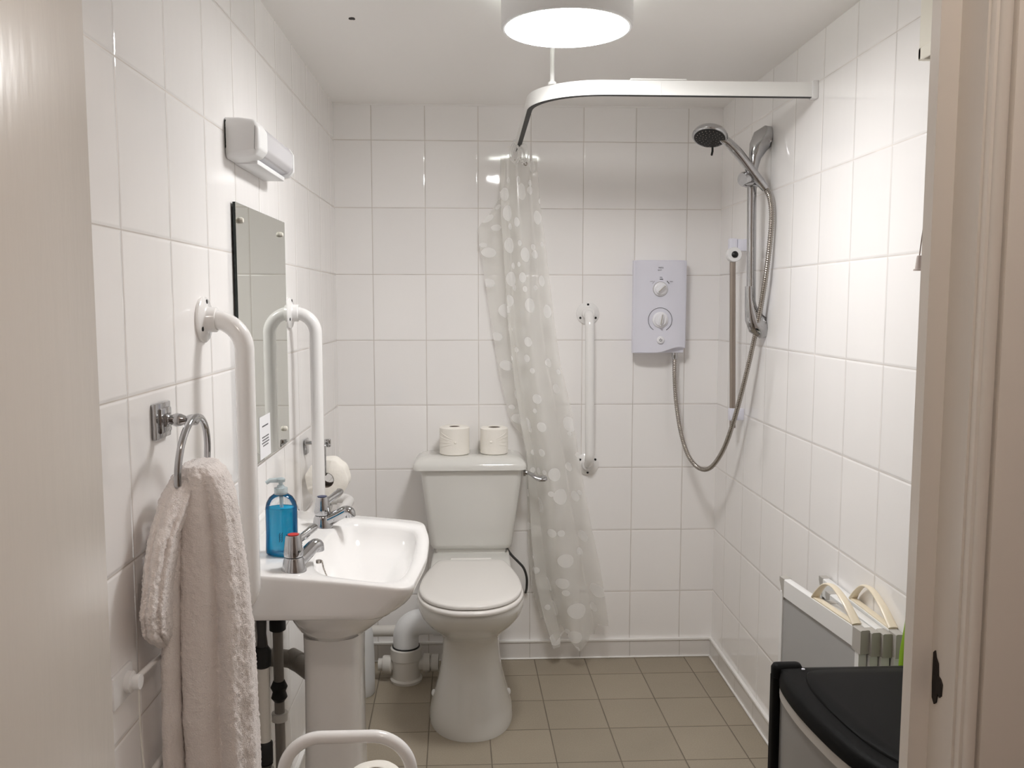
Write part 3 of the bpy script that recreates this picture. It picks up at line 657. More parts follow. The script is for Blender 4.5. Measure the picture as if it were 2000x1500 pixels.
b = BM(); tube(b, [(-.515,3.245,.155),(-.275,3.245,.155)], .021, 20); single('waste_pipe', b, M_pvcw, 'white horizontal waste pipe low on the back wall beside the elbow', 'waste pipe', (-.40,3.245,.155))
b = BM(); lathe(b, [(.048,.0),(.052,.006),(.053,.06),(.052,.15),(.048,.22),(.040,.27),(.012,.30),(.012,.36),(.018,.40)], (-.414,3.045,0), 'Z', 36); single('toilet_brush_holder', b, M_pvc, 'white upright toilet brush holder behind the basin pedestal', 'brush holder', (-.414,3.045,0))

# ================================================================== WASHBASIN
def rim(x): return .830+(-.125-x)/.39*.034
def ray_ring(poly, c, n, zf):
    out = []; m = len(poly)
    for k in range(n):
        a = 2*math.pi*k/n; d = (math.cos(a), math.sin(a)); best = None
        for i in range(m):
            p, q = poly[i], poly[(i+1)%m]; ex, ey = q[0]-p[0], q[1]-p[1]; den = d[0]*ey-d[1]*ex
            if abs(den) < 1e-12: continue
            t = ((p[0]-c[0])*ey-(p[1]-c[1])*ex)/den; u = ((p[0]-c[0])*d[1]-(p[1]-c[1])*d[0])/den
            if t > 0 and -1e-6 <= u <= 1+1e-6 and (best is None or t > best): best = t
        x, y = c[0]+d[0]*best, c[1]+d[1]*best; out.append(Vector((x,y,zf(x))))
    return out
def rpoly(pts, rads):
    return [(p.x,p.y) for p in fillet([((Vector((*pts[-1],0))+Vector((*pts[0],0)))/2)]+[Vector((*p,0)) for p in pts]+[((Vector((*pts[-1],0))+Vector((*pts[0],0)))/2)], rads, 8)]
outer = rpoly([(XL,1.742),(-.30,1.735),(-.128,1.722),(-.107,1.95),(-.111,2.12),(-.134,2.275),(-.30,2.284),(XL,2.29)], [.004,.3,.035,.8,.8,.045,.3,.004])
lower = rpoly([(XL,1.748),(-.182,1.741),(-.146,1.95),(-.146,2.09),(-.184,2.262),(XL,2.27)], [.004,.05,.2,.2,.05,.004])
mid = rpoly([(XL,1.745),(-.150,1.733),(-.128,1.95),(-.130,2.10),(-.155,2.265),(XL,2.28)], [.004,.045,.4,.4,.05,.004])
inner = [(p.x,p.y) for p in spline([(-.354,1.985,0),(-.348,1.86,0),(-.318,1.788,0),(-.255,1.768,0),(-.190,1.762,0),(-.158,1.788,0),(-.142,1.90,0),(-.139,2.03,0),(-.150,2.16,0),(-.185,2.203,0),(-.255,2.21,0),(-.318,2.196,0),(-.348,2.11,0)], 10, True)]
BC = (-.25,2.0); NB = 160
def scaled(poly, s, c=(-.25,1.99)): return [(c[0]+(x-c[0])*s, c[1]+(y-c[1])*s) for x,y in poly]
def ell(cx, cy, a, bb, z): return [Vector((cx+a*math.cos(2*math.pi*k/NB), cy+bb*math.sin(2*math.pi*k/NB), z)) for k in range(NB)]
def blend(f):
    lo, hi = ray_ring(lower,BC,NB,lambda x:.762), ray_ring(scaled(outer,.994),BC,NB,lambda x:rim(x)-.016)
    e = f**.55; return [Vector((a.x+(c.x-a.x)*e, a.y+(c.y-a.y)*e, a.z+(c.z-a.z)*f)) for a, c in zip(lo, hi)]
rings = [ell(-.330,2.015,.075,.087,.640), ell(-.325,2.012,.094,.110,.660), ell(-.314,2.006,.114,.150,.690), ell(-.308,2.0,.122,.178,.720), ell(-.304,1.998,.125,.190,.754),
  ray_ring(scaled(lower,.975),BC,NB,lambda x:.758), ray_ring(lower,BC,NB,lambda x:.762), *[blend(f) for f in (.15,.35,.6,.85)], ray_ring(outer,BC,NB,lambda x:rim(x)-.009), ray_ring(scaled(outer,.995),BC,NB,lambda x:rim(x)-.002), ray_ring(scaled(outer,.985),BC,NB,rim),
  ray_ring(scaled(inner,1.045),BC,NB,lambda x:rim(x)), ray_ring(scaled(inner,1.01),BC,NB,lambda x:rim(x)-.003), ray_ring(scaled(inner,.985),BC,NB,lambda x:rim(x)-.010),
  ray_ring(scaled(inner,.95),BC,NB,lambda x:rim(x)-.025), ray_ring(scaled(inner,.87),BC,NB,lambda x:rim(x)-.047), ray_ring(scaled(inner,.74),BC,NB,lambda x:rim(x)-.063), ray_ring(scaled(inner,.56),BC,NB,lambda x:.7635), ray_ring(scaled(inner,.38),BC,NB,lambda x:.738), ray_ring(scaled(inner,.2),BC,NB,lambda x:.731), ray_ring(scaled(inner,.07),BC,NB,lambda x:.728)]
for rg in rings:
    for v in rg: v.x = max(v.x, XL+.0015)
wb = thing('washbasin', 'white wall-hung washbasin on a pedestal, left of the toilet', 'washbasin', (-.32,2.0,0))
b = BM(); loft(b, rings); box(b, XL+.0012, XL+.018, 1.752, 2.285, .855, .903, .006, 3); part('basin', b, M_ceramic, wb, sharp=60)
b = BM(); rg = []
for z, a, bb, x0 in ((0,.100,.105,-.336),(.03,.098,.103,-.336),(.08,.085,.094,-.335),(.20,.072,.088,-.334),(.40,.067,.084,-.333),(.55,.066,.083,-.332),(.642,.068,.085,-.332)):
    rg.append([Vector((x0+a*math.copysign(abs(math.cos(t))**.55,math.cos(t)), 2.015+bb*math.copysign(abs(math.sin(t))**.55,math.sin(t)), z)) for t in [2*math.pi*k/48 for k in range(48)]])
loft(b, rg); part('pedestal', b, M_ceramic, wb, sharp=60)
def tap(x, y, z, lev_dir, spout_dir, indice, label):
    def grow(q):
        for v in q.verts: v.co = c+(v.co-c)*1.12
    bb = BM(); ld = Vector((*lev_dir,0)).normalized(); sd = Vector((*spout_dir,0)).normalized(); c = Vector((x,y,z-.002))
    lathe(bb, [(.0235,0),(.0235,.004),(.021,.012),(.019,.022),(.0165,.027)], c, 'Z', 28)
    pts = [c+Vector((0,0,.013))+sd*.003, c+sd*.020+Vector((0,0,.020)), c+sd*.038+Vector((0,0,.029)), c+sd*.052+Vector((0,0,.036)), c+sd*.061+Vector((0,0,.034)), c+sd*.063+Vector((0,0,.024))]
    tube(bb, spline(pts,5), [interp([(0,.015),(.3,.0135),(.7,.0125),(1,.0115)], k/25) for k in range(26)], 18)
    grow(bb); t = part('tap', bb, M_chrome, wb, label)
    bb = BM(); lathe(bb, [(.0155,.0265),(.0155,.029)], c, 'Z', 24); grow(bb); part('tap_washer', bb, M_black, t)
    bb = BM(); lathe(bb, [(.0175,.029),(.0185,.034),(.0175,.045),(.0145,.066),(.0135,.069),(.0105,.0695)], c, 'Z', 28)
    rgs = []
    for t_, w_, h_, zz in ((.008,.006,.008,.052),(.025,.0055,.008,.056),(.048,.0075,.0085,.062),(.066,.010,.008,.067),(.069,.009,.006,.068)):
        p = c+ld*t_+Vector((0,0,zz)); sdv = Vector((-ld.y,ld.x,0)); rgs.append([p+sdv*w_*math.cos(2*math.pi*k/12)+Vector((0,0,h_*math.sin(2*math.pi*k/12))) for k in range(12)])
    loft(bb, rgs); grow(bb); part('tap_lever', bb, M_chrome, t)
    bb = BM(); lathe(bb, [(.0104,.0685),(.0104,.0705),(.001,.0712)], c, 'Z', 24); grow(bb); part('indice', bb, indice, t)
tap(-.378,1.792,rim(-.378), (.40,.92), (.58,.81), M_red, 'chrome hot tap with a red indice')
tap(-.380,2.150,rim(-.380), (.45,.89), (.99,-.06), M_bluei, 'chrome cold tap with a dark indice')
b = BM(); lathe(b, [(.024,0),(.024,.003),(.020,.006),(.001,.007)], (-.415,2.035,rim(-.415)), 'Z', 28); bc_ = part('tap_hole_cover', b, M_ceramic, wb)
b = BM(); lathe(b, [(.0025,.0065),(.0025,.0076)], (-.418,2.035,rim(-.415)), 'Z', 10); part('cover_dot', b, M_capgrey, bc_)
b = BM(); cp = spline([(-.338,1.855,rim(-.338)+.001),(-.331,1.853,.852),(-.326,1.85,.835),(-.318,1.865,.808),(-.30,1.89,.785),(-.27,1.95,.748)], 14)
for p in cp[::2]: bmesh.ops.create_icosphere(b, subdivisions=1, radius=.0022, matrix=Matrix.Translation(p))
lathe(b, [(.006,-.003),(.006,.003)], (-.338,1.855,rim(-.338)+.002), 'Z', 12); part('plug_chain', b, M_steel, wb)
b = BM(); lathe(b, [(.019,0),(.019,.004),(.016,.0045)], (-.25,1.99,.7285), 'Z', 24); part('waste_ring', b, M_chrome, wb)
# pipes under the basin
def supply(x, y, label, parts):
    t = thing('supply_pipe', label, 'pipe', (x,y,0))
    for nm, m_, prof in parts:
        bb = BM(); lathe(bb, prof, (x,y,0), 'Z', 22); part(nm, bb, m_, t)
    return t
s1 = supply(-.487,1.945,'white and black supply pipe nearest the towel, under the basin', [
  ('pipe', M_pvcw, [(.0145,.40),(.0145,.585)]), ('flexible_tail', M_blackhose, [(.010,.60),(.0115,.62),(.010,.65),(.0115,.68),(.010,.752)]),
  ('upper_nut', M_black, [(.012,.575),(.0195,.58),(.0205,.615),(.014,.625)]), ('lower_nut', M_black, [(.014,.345),(.0185,.35),(.0185,.395),(.014,.40)]),
  ('pipe_collar', M_pvcw, [(.0205,.305),(.0205,.330)]), ('valve', M_brass, [(.012,.33),(.018,.345)]), ('stop_valve', M_brass, [(.011,0),(.011,.20),(.022,.22),(.017,.25),(.021,.275),(.015,.305)])])
s2 = supply(-.490,2.115,'grey supply pipe with black fittings under the basin, nearer the pedestal', [
  ('pipe', M_greypipe, [(.0125,.0),(.0125,.33),(.0125,.43)]), ('riser', M_greypipe, [(.0125,.455),(.0125,.60)]),
  ('tail_nut', M_black, [(.012,.595),(.020,.60),(.020,.622),(.016,.628),(.019,.64),(.012,.66)]), ('flexible_tail', M_blackhose, [(.010,.66),(.010,.752)]),
  ('valve', M_black, [(.013,.415),(.020,.425),(.016,.44),(.021,.452),(.014,.468)]), ('pipe_clip', M_pvcw, [(.020,.365),(.020,.385)])])
b = BM(); tube(b, spline([(-.508,2.03,.66),(-.500,2.03,.60),(-.498,2.035,.50),(-.503,2.035,.42),(-.503,2.035,.0)],6), .0052, 10); single('copper_pipe', b, M_copper, 'thin tarnished copper pipe between the two supply pipes', 'pipe', (-.503,2.035,0))
b = BM(); tube(b, fillet([(XL,2.17,.505),(-.465,2.17,.500),(-.33,2.06,.455)], .05, 8), .0225, 20); lathe(b, [(.0255,-.02),(.0255,.012)], (-.458,2.166,.498), (.8,-.55,-.2), 20); single('waste_pipe', b, M_greypipe, 'grey waste pipe from the left wall into the pedestal', 'waste pipe', (XL,2.17,.505))

# soap bottle
BXc, BYc, BZ = -.424, 1.893, rim(-.424)+.0022
bo = thing('soap_bottle', 'clear pump bottle of blue hand soap on the basin', 'soap bottle', (BXc,BYc,BZ))
sq = .80
def bottle_ring(r, h, n=40): return [Vector((BXc+r*math.cos(2*math.pi*k/n), BYc+r*sq*math.sin(2*math.pi*k/n), BZ+h)) for k in range(n)]
prof = [(.030,0),(.035,.004),(.0355,.010),(.0345,.045),(.0345,.095),(.0345,.104),(.032,.116),(.025,.128),(.015,.135),(.012,.136)]
b = BM(); loft(b, [bottle_ring(r,h) for r,h in prof]); part('bottle', b, M_clear, bo)
b = BM(); loft(b, [bottle_ring(r-.0012,h+.001) for r,h in ((.030,.001),(.035,.005),(.0355,.010),(.0345,.045),(.0345,.103))]); part('soap', b, M_liquid, bo)
b = BM(); lathe(b, [(.0145,.134),(.0145,.148),(.008,.149),(.0075,.153),(.0045,.154),(.0045,.160),(.009,.161),(.010,.167),(.006,.170)], (BXc,BYc,BZ), 'Z', 24); tube(b, [(BXc,BYc,BZ+.165),(BXc-.022,BYc-.006,BZ+.165),(BXc-.030,BYc-.008,BZ+.160)], [.006,.005,.004], 12); part('pump', b, M_pump, bo)
b = BM(); tube(b, [(BXc,BYc,BZ+.134),(BXc+.001,BYc,BZ+.10)], .0042, 10); part('dip_tube', b, M_pump, bo)
b = BM(); rg = [[Vector((BXc+.0352*math.cos(R(a)), BYc+.0352*sq*math.sin(R(a)), BZ+h)) for a in range(-52,-14,4)] for h in (.018,.046)]; loft(b, rg, False, False, False); part('label', b, M_paper, bo)
b = BM()
for a in (-48,-44,-41,-36,-33,-29,-25,-21):
    tube(b, [(BXc+.0354*math.cos(R(a+dz*0)), BYc+.0354*sq*math.sin(R(a)), BZ+h) for dz, h in ((0,.022),(0,.043))], .0005, 4)
part('barcode', b, M_inkdark, bo)
b = BM()
for z, w_ in ((.036,.006),(.041,.004),(.046,.0065),(.051,.003)):
    for a0 in (-88,-80):
        tube(b, [(BXc+.0352*math.cos(R(a)), BYc+.0352*sq*math.sin(R(a)), BZ+z+.003*math.sin(R((a-a0)*40))) for a in (a0-3,a0-1,a0+1,a0+3)], .0006, 4)
part('printed_marks', b, M_inkdark, bo)

# ================================================================== MIRROR, NOTICE, WALL LIGHT
mi = thing('mirror', 'frameless rectangular mirror on the left wall above the basin', 'mirror', (XL,2.157,1.03))
b = BM(); box(b, XL+.004, XL+.0098, 1.914, 2.402, 1.030, 1.627); part('glass_edge', b, M_glassedge, mi)
b = BM(); box(b, XL+.0098, XL+.0102, 1.9145, 2.4015, 1.0305, 1.6265); part('mirror_glass', b, M_mirror, mi)
for y, z in ((1.945,1.590),(2.340,1.590),(2.340,1.073),(1.945,1.073)):
    b = BM(); lathe(b, [(.007,0),(.007,.004),(.005,.008),(.002,.009)], (XL+.0102,y,z), 'X', 16); part('screw_cap', b, M_cream2, mi)
no = thing('notice_card', 'small white printed notice card at the bottom of the mirror', 'notice', (XL+.0103,2.125,1.035))
b = BM(); box(b, XL+.0103, XL+.0108, 2.070, 2.178, 1.034, 1.137); part('card', b, M_paper, no)
b = BM(); rnd = random.Random(2)
for z, y0, y1 in ((1.112,2.095,2.155),):
    box(b, XL+.0108, XL+.0111, y0, y1, z-.0016, z+.0016)
part('heading_text', b, M_ink, no)
b = BM()
for z, y0, y1 in ((1.085,2.092,2.160),(1.078,2.094,2.158),(1.071,2.090,2.162),(1.064,2.100,2.152)):
    y = y0
    while y < y1:
        wl = rnd.uniform(.005,.012); box(b, XL+.0108, XL+.0111, y, min(y+wl,y1), z-.0016, z+.0016); y += wl+.0022
part('printed_text', b, M_ink, no)
wl = thing('mirror_light', 'white strip light, unlit, on the wall above the mirror', 'wall light', (XL,2.06,1.73))
XF = XL+.073
def dring(y, e=0, x1=XF, z0=1.714, z1=1.800):
    pts = [(XL+.002,z0+e),(XL+.03,z0+.002+e),(x1-.012,z0+.008+e),(x1-e*.6,z0+.022),(x1-e*.6,z1-.022),(x1-.012,z1-.004-e),(XL+.03,z1-e),(XL+.002,z1-e)]
    return [Vector((p.x,y,p.z)) for p in fillet([Vector((p[0],y,p[1])) for p in pts], .012, 4)]
b = BM(); box(b, XL, XL+.004, 1.882, 2.243, 1.734, 1.793, .001, 1); part('back_plate', b, M_glassedge, wl)
b = BM(); loft(b, [dring(y,e) for y, e in ((1.882,.012),(1.884,.005),(1.890,.001),(1.896,0),(1.952,0))]); part('end_cap', b, M_plastic, wl, sharp=60)
b = BM(); loft(b, [dring(y,e) for y, e in ((2.222,0),(2.236,0),(2.243,.004),(2.245,.012))]); part('end_cap', b, M_plastic, wl, sharp=60)
b = BM(); loft(b, [dring(1.952,.0015,XF-.001,1.722), dring(2.222,.0015,XF-.001,1.722)]); part('diffuser', b, M_difgrey, wl)
b = BM(); box(b, XL, XF-.022, 1.952, 2.222, 1.712, 1.723, .002, 2); part('base_tray', b, M_plastic, wl)

# ================================================================== TOWEL RING + TOWEL
RC = Vector((XL+.056, 1.440, 1.147)); RRAD = .0755
tr = thing('towel_ring', 'chrome towel ring with a square backplate on the left wall', 'towel ring', (XL,1.443,1.22))
b = BM(); box(b, XL, XL+.009, 1.411, 1.479, 1.187, 1.247, .003, 2); box(b, XL+.008, XL+.014, 1.421, 1.469, 1.196, 1.238, .003, 2); box(b, XL+.013, XL+.018, 1.432, 1.458, 1.206, 1.228, .003, 2); part('backplate', b, M_chrome, tr)
b = BM(); lathe(b, [(.010,.016),(.007,.019),(.008,.022),(.0115,.030),(.010,.038),(.006,.046),(.0085,.050),(.0095,.057),(.0085,.064),(.004,.067)], (XL,1.443,1.2175), 'X', 24); part('post', b, M_chrome, tr)
b = BM(); tube(b, [RC+Vector((.006*math.cos(a),RRAD*math.sin(a),RRAD*math.cos(a))) for a in [2*math.pi*k/64 for k in range(64)]], .0058, 14, closed=True); part('ring', b, M_chrome, tr)
def terry(b, amp=.0017):
    b.normal_update()
    for v in b.verts:
        q = v.co
        d = amp*(noise.noise(q*170)+.9*noise.noise(q*330)+.6*noise.noise(q*620))+.002*noise.noise(q*24)
        v.co = q+v.normal*d
def towel_loft(rows, folds, nr=170, na=150):
    """rows: (t, cx, cy, z, half width along x', half depth, tilt) ; closed cross-sections"""
    out = []
    for i in range(nr+1):
        t = i/nr; cx, cy, z, hx, hy, rot = [interp([(r_[0], r_[k]) for r_ in rows], t) for k in range(1,7)]
        ring = []
        for k in range(na):
            a = 2*math.pi*k/na; fx = folds(a,t)
            x = hx*math.copysign(abs(math.cos(a))**.8,math.cos(a))*fx; y = hy*math.copysign(abs(math.sin(a))**.8,math.sin(a))*fx
            c_, s_ = math.cos(rot), math.sin(rot); ring.append(Vector((cx+x*c_-y*s_, cy+x*s_+y*c_, z)))
        out.append(ring)
    return out
b = BM()
# long front bunch
rows = [(0,-.452,1.432,1.150,.012,.030,0),(.02,-.450,1.430,1.148,.024,.042,0),(.06,-.446,1.428,1.134,.037,.052,0),(.14,-.440,1.425,1.095,.048,.058,0),(.24,-.434,1.422,1.030,.052,.062,0),(.36,-.429,1.42,.955,.056,.068,0),(.52,-.4265,1.42,.86,.0605,.072,0),(.70,-.4245,1.42,.74,.061,.075,0),(.85,-.422,1.42,.64,.060,.075,0),(.985,-.421,1.42,.52,.0605,.074,0),(1,-.421,1.42,.515,.052,.066,0)]
def fold1(a, t):
    dg = math.degrees(a) % 360
    g = 0
    for c_, w_, d_ in ((284,12,-.36),(240,12,.05),(312,10,-.05),(200,14,-.14),(335,16,-.10),(20,20,-.15),(75,25,-.15)):
        dd = (dg-c_-6*math.sin(t*4+c_)+180) % 360-180; g += d_*math.exp(-(dd/w_)**2)
    return 1+g*min(1,t*5)
loft(b, towel_loft(rows, fold1))
# short end thrown back towards the wall
rows2 = [(0,-.455,1.425,1.140,.012,.020,0),(.05,-.462,1.415,1.132,.026,.036,0),(.15,-.474,1.390,1.100,.026,.050,.1),(.32,-.482,1.350,1.050,.022,.058,.15),(.52,-.485,1.325,.995,.020,.060,.15),(.72,-.487,1.318,.948,.019,.066,.15),(.88,-.488,1.322,.915,.018,.058,.15),(.96,-.488,1.335,.893,.016,.040,.15),(1,-.488,1.345,.872,.008,.015,.15)]
def fold2(a, t):
    dg = math.degrees(a) % 360; g = 0
    for c_, w_, d_ in ((300,16,-.22),(250,12,-.14),(340,14,-.16)):
        dd = (dg-c_+180) % 360-180; g += d_*math.exp(-(dd/w_)**2)
    return 1+g*min(1,t*4)
loft(b, towel_loft(rows2, fold2, 110, 130))
rows3 = [(0,-.46,1.42,1.12,.012,.03,0),(.1,-.472,1.405,1.09,.014,.045,0),(.4,-.480,1.385,.95,.014,.05,0),(.7,-.484,1.380,.80,.014,.052,0),(.98,-.486,1.378,.56,.014,.052,0),(1,-.486,1.378,.552,.006,.04,0)]
loft(b, towel_loft(rows3, lambda a,t: 1, 120, 60))
bmesh.ops.recalc_face_normals(b, faces=b.faces); terry(b)
single('hand_towel', b, M_towel, 'white terry hand towel hanging bunched through the chrome ring', 'towel', (-.43,1.42,.52), sharp=180)

# ================================================================== ROLL HOLDER AND HANGING ROLL
rh = thing('toilet_roll_holder', 'chrome toilet roll holder on the left wall near the back corner', 'toilet roll holder', (XL,2.67,.97))
b = BM(); box(b, XL, XL+.008, 2.648, 2.694, .945, .993, .003, 2); part('backplate', b, M_chrome, rh)
b = BM(); lathe(b, [(.008,.006),(.006,.012),(.006,.066)], (XL,2.640,.985), 'X', 16); box(b, XL+.066, XL+.086, 2.622, 2.636, .974, .998, .003, 2); part('arm', b, M_chrome, rh)
b = BM(); tube(b, fillet([(-.449,2.618,.985),(-.449,2.600,.985),(-.449,2.598,.894),(-.449,2.70,.894)], .008, 6), .0042, 12); part('wire', b, M_chrome, rh)
pr = thing('hanging_toilet_roll', 'half-used toilet roll hanging on the chrome wall holder', 'toilet roll', (-.446,2.605,.876))
b = BM(); cc = Vector((-.446,2.603,.876)); ax = Vector((-.05,.99,-.05)).normalized()
lathe(b, [(.0225,0),(.060,0),(.0635,.003),(.0635,.094),(.060,.097),(.0225,.097),(.0225,0)], cc, ax, 64, caps=False)
for v in b.verts:
    rv = v.co-cc; rv -= ax*rv.dot(ax)
    if rv.length > .05: v.co += rv.normalized()*(.004*noise.noise(rv.normalized()*2.2+Vector((3,0,1)))+.0012*noise.noise(v.co*60))
part('tissue', b, M_tissue, pr)
b = BM(); lathe(b, [(.0222,.0),(.0222,.097),(.0212,.097),(.0212,0)], cc, ax, 36, caps=False); part('core', b, M_card, pr)

# ================================================================== STANDING ROLL HOOP (front)
st = thing('toilet_roll_stand', 'white tubular hoop stand in the foreground below the basin', 'stand', (-.236,1.55,0))
b = BM(); tube(b, fillet([(-.358,1.55,.012),(-.355,1.55,.609),(-.119,1.55,.609),(-.116,1.55,.012)], .072, 16), .0118, 20); part('hoop', b, M_enamel, st)
b = BM(); box(b, -.375, -.098, 1.50, 1.60, 0, .014, .005, 3); part('base', b, M_enamel, st)
b = BM(); lathe(b, [(.010,.012),(.010,.404),(.040,.405),(.040,.409),(.012,.410),(.012,.50)], (-.186,1.55,0), 'Z', 24); part('roll_post', b, M_enamel, st)
paper_roll('stacked_toilet_roll', 'white toilet roll inside the hoop stand at the bottom edge of view', (-.187,1.55,.411), .048, .128, None)

# ================================================================== WALL RAIL WITH CORD (lower left)
hk = thing('wall_rail', 'thin white two-bar rail with a hanging cord, low on the left wall behind the towel', 'rail', (XL,1.30,.67))
b = BM(); tube(b, [(XL+.018,1.262,.854),(XL+.018,1.50,.838)], .0045, 10); part('upper_bar', b, M_enamel, hk)
b = BM(); tube(b, [(XL+.012,1.18,.668),(XL+.012,1.60,.676)], .0065, 10); part('lower_bar', b, M_enamel, hk)
b = BM(); box(b, XL, XL+.006, 1.215, 1.285, .826, .874, .002, 2); lathe(b, [(.016,0),(.016,.010),(.011,.012),(.011,.022)], (XL+.004,1.262,.850), 'X', 20); part('bracket', b, M_plastic, hk)
b = BM(); tube(b, [(XL+.024,1.258,.842),(XL+.022,1.262,.78),(XL+.022,1.272,.70),(XL+.022,1.278,.60)], .0014, 8); lathe(b, [(.007,0),(.009,.03),(.005,.04)], (XL+.022,1.278,.56), 'Z', 14)
part('cord', b, M_string, hk)

# ================================================================== FOLDING SCREEN (right)
sc_ = thing('folding_screen', 'folded half-height shower screen with cream handles against the right wall', 'shower screen', (.89,2.0,0))
def panel(xa, ya, xb, yb, zt, tk, handle, zt2=None):
    """far top corner (xa,ya) to near top corner (xb,yb)"""
    A, B = Vector((xa,ya,0)), Vector((xb,yb,0)); d = (B-A).normalized(); n = Vector((d.y,-d.x,0)); Ln = (B-A).length
    def pr_(bb, s0, s1, w_, z0, z1):
        vs = []
        for s in (s0,s1):
            c = A+d*s; vs.append([c+n*w_+Vector((0,0,z0)), c-n*w_+Vector((0,0,z0)), c-n*w_+Vector((0,0,z1-.002)), c-n*(w_-.003)+Vector((0,0,z1)), c+n*(w_-.003)+Vector((0,0,z1)), c+n*w_+Vector((0,0,z1-.002))])
        loft(bb, vs)
    bb = BM(); pr_(bb, .012, Ln-.012, tk*.25, .03, zt-.04); p = part('panel', bb, M_panel, sc_)
    bb = BM(); pr_(bb, .026, Ln-.028, tk*.5, zt-.048, zt); part('top_rail', bb, M_alu, p)
    bb = BM(); pr_(bb, .026, Ln-.028, tk*.5, .004, .04); part('bottom_rail', bb, M_alu, p)
    bb = BM(); pr_(bb, .004, .018, tk*.45, .01, zt-.036); part('stile', bb, M_alu, p)
    bb = BM(); pr_(bb, Ln-.020, Ln-.004, tk*.45, .01, zt-.036); part('stile', bb, M_alu, p)
    bb = BM()
    vs = []
    for s, zl in ((0,zt-.010),(.026,zt-.056)):
        c = A+d*s; vs.append([c+n*tk*.5+Vector((0,0,zl)), c-n*tk*.5+Vector((0,0,zl)), c-n*tk*.5+Vector((0,0,zt+.0005)), c+n*tk*.5+Vector((0,0,zt+.0005))])
    loft(bb, vs); part('corner_cap', bb, M_capgrey, p)
    bb = BM(); pr_(bb, Ln-.030, Ln+.004, tk*.53, zt-.054, zt+.001); part('corner_cap', bb, M_capgrey, p)
    if handle:
        s0, s1 = Ln*.44, Ln-.032; bb = BM()
        pts = spline([A+d*(s0+(s1-s0)*t)+Vector((0,0,zt+h)) for t, h in ((0,.002),(.09,.024),(.26,.050),(.48,.055),(.76,.034),(1,.002))], 6)
        tube(bb, pts, [interp([(0,.0050),(.5,.0032),(1,.0050)], k/(len(pts)-1)) for k in range(len(pts))], 14, flat=tk*.46/.0034*.85)
        pr_(bb, s0-.006, s1, tk*.42, zt-.001, zt+.004); part('handle', bb, M_cream, sc_)
panel(.830,2.235,.874,1.845,.680,.021,True)
panel(.878,2.05,.8965,1.838,.677,.021,False)
panel(.908,2.12,.919,1.830,.677,.021,False)
panel(.936,2.232,.9405,1.815,.681,.020,True)
b = BM(); tube(b, spline([(.912,1.735,.69),(.918,1.735,.74),(.928,1.735,.78),(.936,1.735,.80)],4), [.012]*5+[.011]*4+[.008]*3+[.004], 16) if False else None
b.free()
b = BM(); tube(b, [(.917,1.765,.01),(.920,1.765,.45),(.928,1.765,.66),(.935,1.762,.74),(.940,1.760,.79),(.941,1.760,.80)], [.012,.012,.012,.010,.007,.003], 18)
single('green_handle', b, M_green, 'lime green plastic handle standing between the bin and the right wall', 'handle', (.917,1.765,.01))

# ================================================================== BIN
bi = thing('waste_bin', 'large grey bin with a black lid, lower right by the doorway', 'bin', (.75,1.45,0))
def bin_out(e, z, y1=1.655):
    pts = [(.606,y1-.018),(.598,1.60),(.5945,1.53),(.597,1.45),(.606,1.36),(.622,1.29),(.655,1.22),(.70,1.185),(.75,1.175),(.80,1.185),(.845,1.22),(.878,1.29),(.894,1.36),(.903,1.45),(.9055,1.53),(.902,1.60),(.894,y1-.018),(.880,y1-.002),(.75,y1),(.620,y1-.002)]
    c = Vector((.77,1.43,0)); out = []
    for p in spline([Vector((.597+(q[0]-.597)*1.11,q[1],0)) for q in pts], 5, True):
        v = p-c; l = v.length; out.append(Vector((c.x+v.x*(l-e)/l, c.y+v.y*(l-e)/l, z)))
    return out
b = BM(); loft(b, [bin_out(.035,.02), bin_out(.018,.05), bin_out(.008,.40), bin_out(.006,.638)]); part('body', b, M_bingrey, bi)
b = BM(); loft(b, [bin_out(.03,0), bin_out(.028,.022)]); part('base', b, M_binblack, bi)
b = BM(); loft(b, [bin_out(.004,.632), bin_out(.001,.634), bin_out(.001,.6535), bin_out(.004,.654)]); part('band', b, M_binstrip, bi)
def lid_in(e, z):
    pts = [(.640,1.60),(.628,1.54),(.628,1.46),(.636,1.37),(.652,1.30),(.685,1.245),(.75,1.225),(.815,1.245),(.848,1.30),(.864,1.37),(.872,1.46),(.872,1.54),(.860,1.60),(.835,1.622),(.75,1.626),(.665,1.622)]
    c = Vector((.77,1.43,0)); out = []
    for p in spline([Vector((.597+(q[0]-.597)*1.11,q[1],0)) for q in pts], 5, True):
        v = p-c; l = v.length; out.append(Vector((c.x+v.x*(l-e)/l, c.y+v.y*(l-e)/l, z)))
    return out
b = BM(); loft(b, [bin_out(.003,.6545), bin_out(-.001,.656), bin_out(-.001,.664), bin_out(.002,.677), bin_out(.007,.683), bin_out(.020,.686)]); part('lid_rim', b, M_binblack, bi)
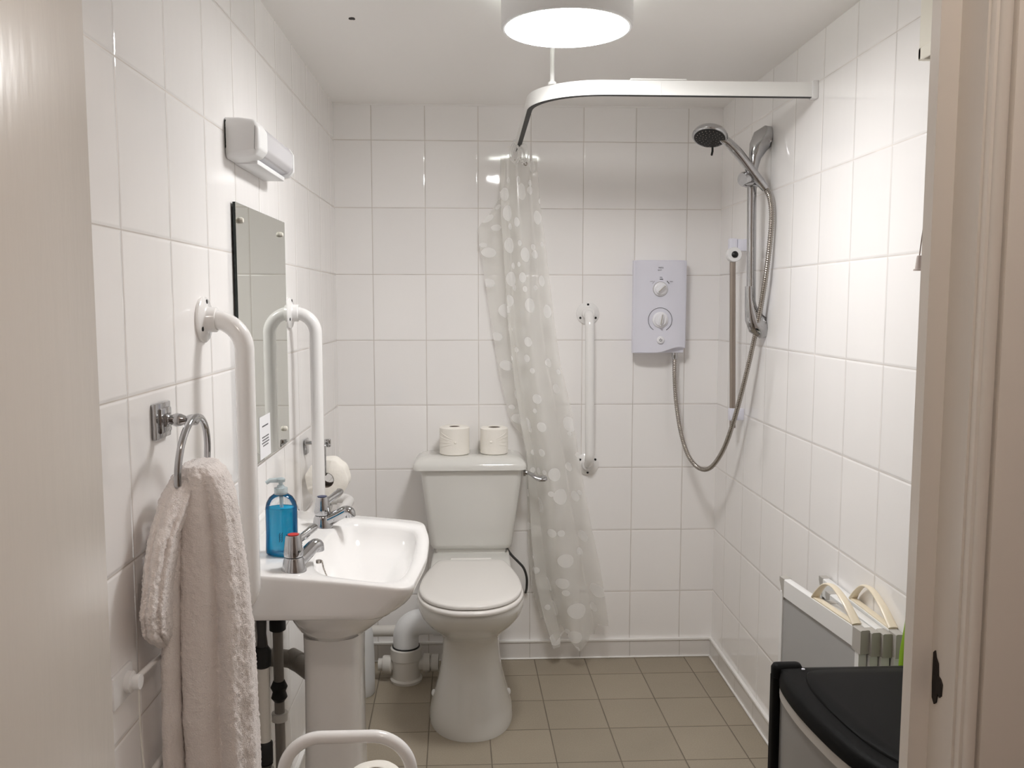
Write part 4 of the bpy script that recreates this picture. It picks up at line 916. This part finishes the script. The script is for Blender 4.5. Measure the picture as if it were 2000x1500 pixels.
b = BM(); loft(b, [lid_in(.0,.682), lid_in(.001,.688), lid_in(.005,.691), lid_in(.03,.692), lid_in(.12,.692)]); part('lid', b, M_binblack, bi)
for sx in (.610,.923):
    b = BM(); loft(b, [rrect(sx-.0135,sx+.0135,1.640,1.668,.008,z_,4) for z_ in (0,.665)]); part('corner_post', b, M_binblack, bi)
    b = BM(); s = 1 if sx < .75 else -1
    xs = sorted((sx-s*.0135, sx+s*.048)); rg = [rrect(xs[0]+e,xs[1]-e,1.640+e,1.669-e,.012-e*.95,z_,5) for z_, e in ((.660,.0),(.682,0),(.689,.004),(.691,.010))]; loft(b, rg); part('lid_hinge', b, M_binblack, bi)
b = BM(); lathe(b, [(.0035,0),(.0035,.001),(.001,.002)], (.652,1.632,.6865), 'Z', 12); part('hinge_pin', b, M_unit, bi)

# ================================================================== PULL SWITCH AND CORD (upper right)
ex = thing('wall_heater', 'cream box fixed high on the right wall, partly hidden by the doorway', 'heater', (XR,1.68,1.92))
b = BM()
for (x0,x1,y0,y1,z0,z1) in ((XR-.034,XR,1.50,1.803,1.930,2.10),): box(b, x0,x1,y0,y1,z0,z1,.006,3)
for (x0,x1,y0,y1,z0,z1) in ((XR-.034,XR-.028,1.50,1.803,1.908,1.934),(XR-.006,XR,1.50,1.803,1.908,1.934),(XR-.034,XR,1.790,1.803,1.908,1.934),(XR-.034,XR,1.50,1.515,1.908,1.934)): box(b, x0,x1,y0,y1,z0,z1,.003,2)
part('casing', b, M_cream2, ex)
b = BM(); box(b, XR-.030, XR-.005, 1.512, 1.793, 1.918, 1.931); part('outlet_grille', b, M_dark, ex)
b = BM(); tube(b, spline([(.918,1.70,1.935),(.912,1.705,1.75),(.904,1.715,1.60),(.901,1.722,1.54),(.899,1.724,1.506)],6), .0012, 8)
pc = thing('pull_cord', 'dark pull cord with a taupe bell beside the right door frame', 'pull cord', (.899,1.724,1.476))
part('cord', b, M_stringdark, pc)
b = BM(); lathe(b, [(.011,0),(.0105,.003),(.0075,.004),(.0055,.026),(.0045,.030),(.001,.031)], (.899,1.724,1.476), 'Z', 20); part('bell', b, M_taupe, pc)
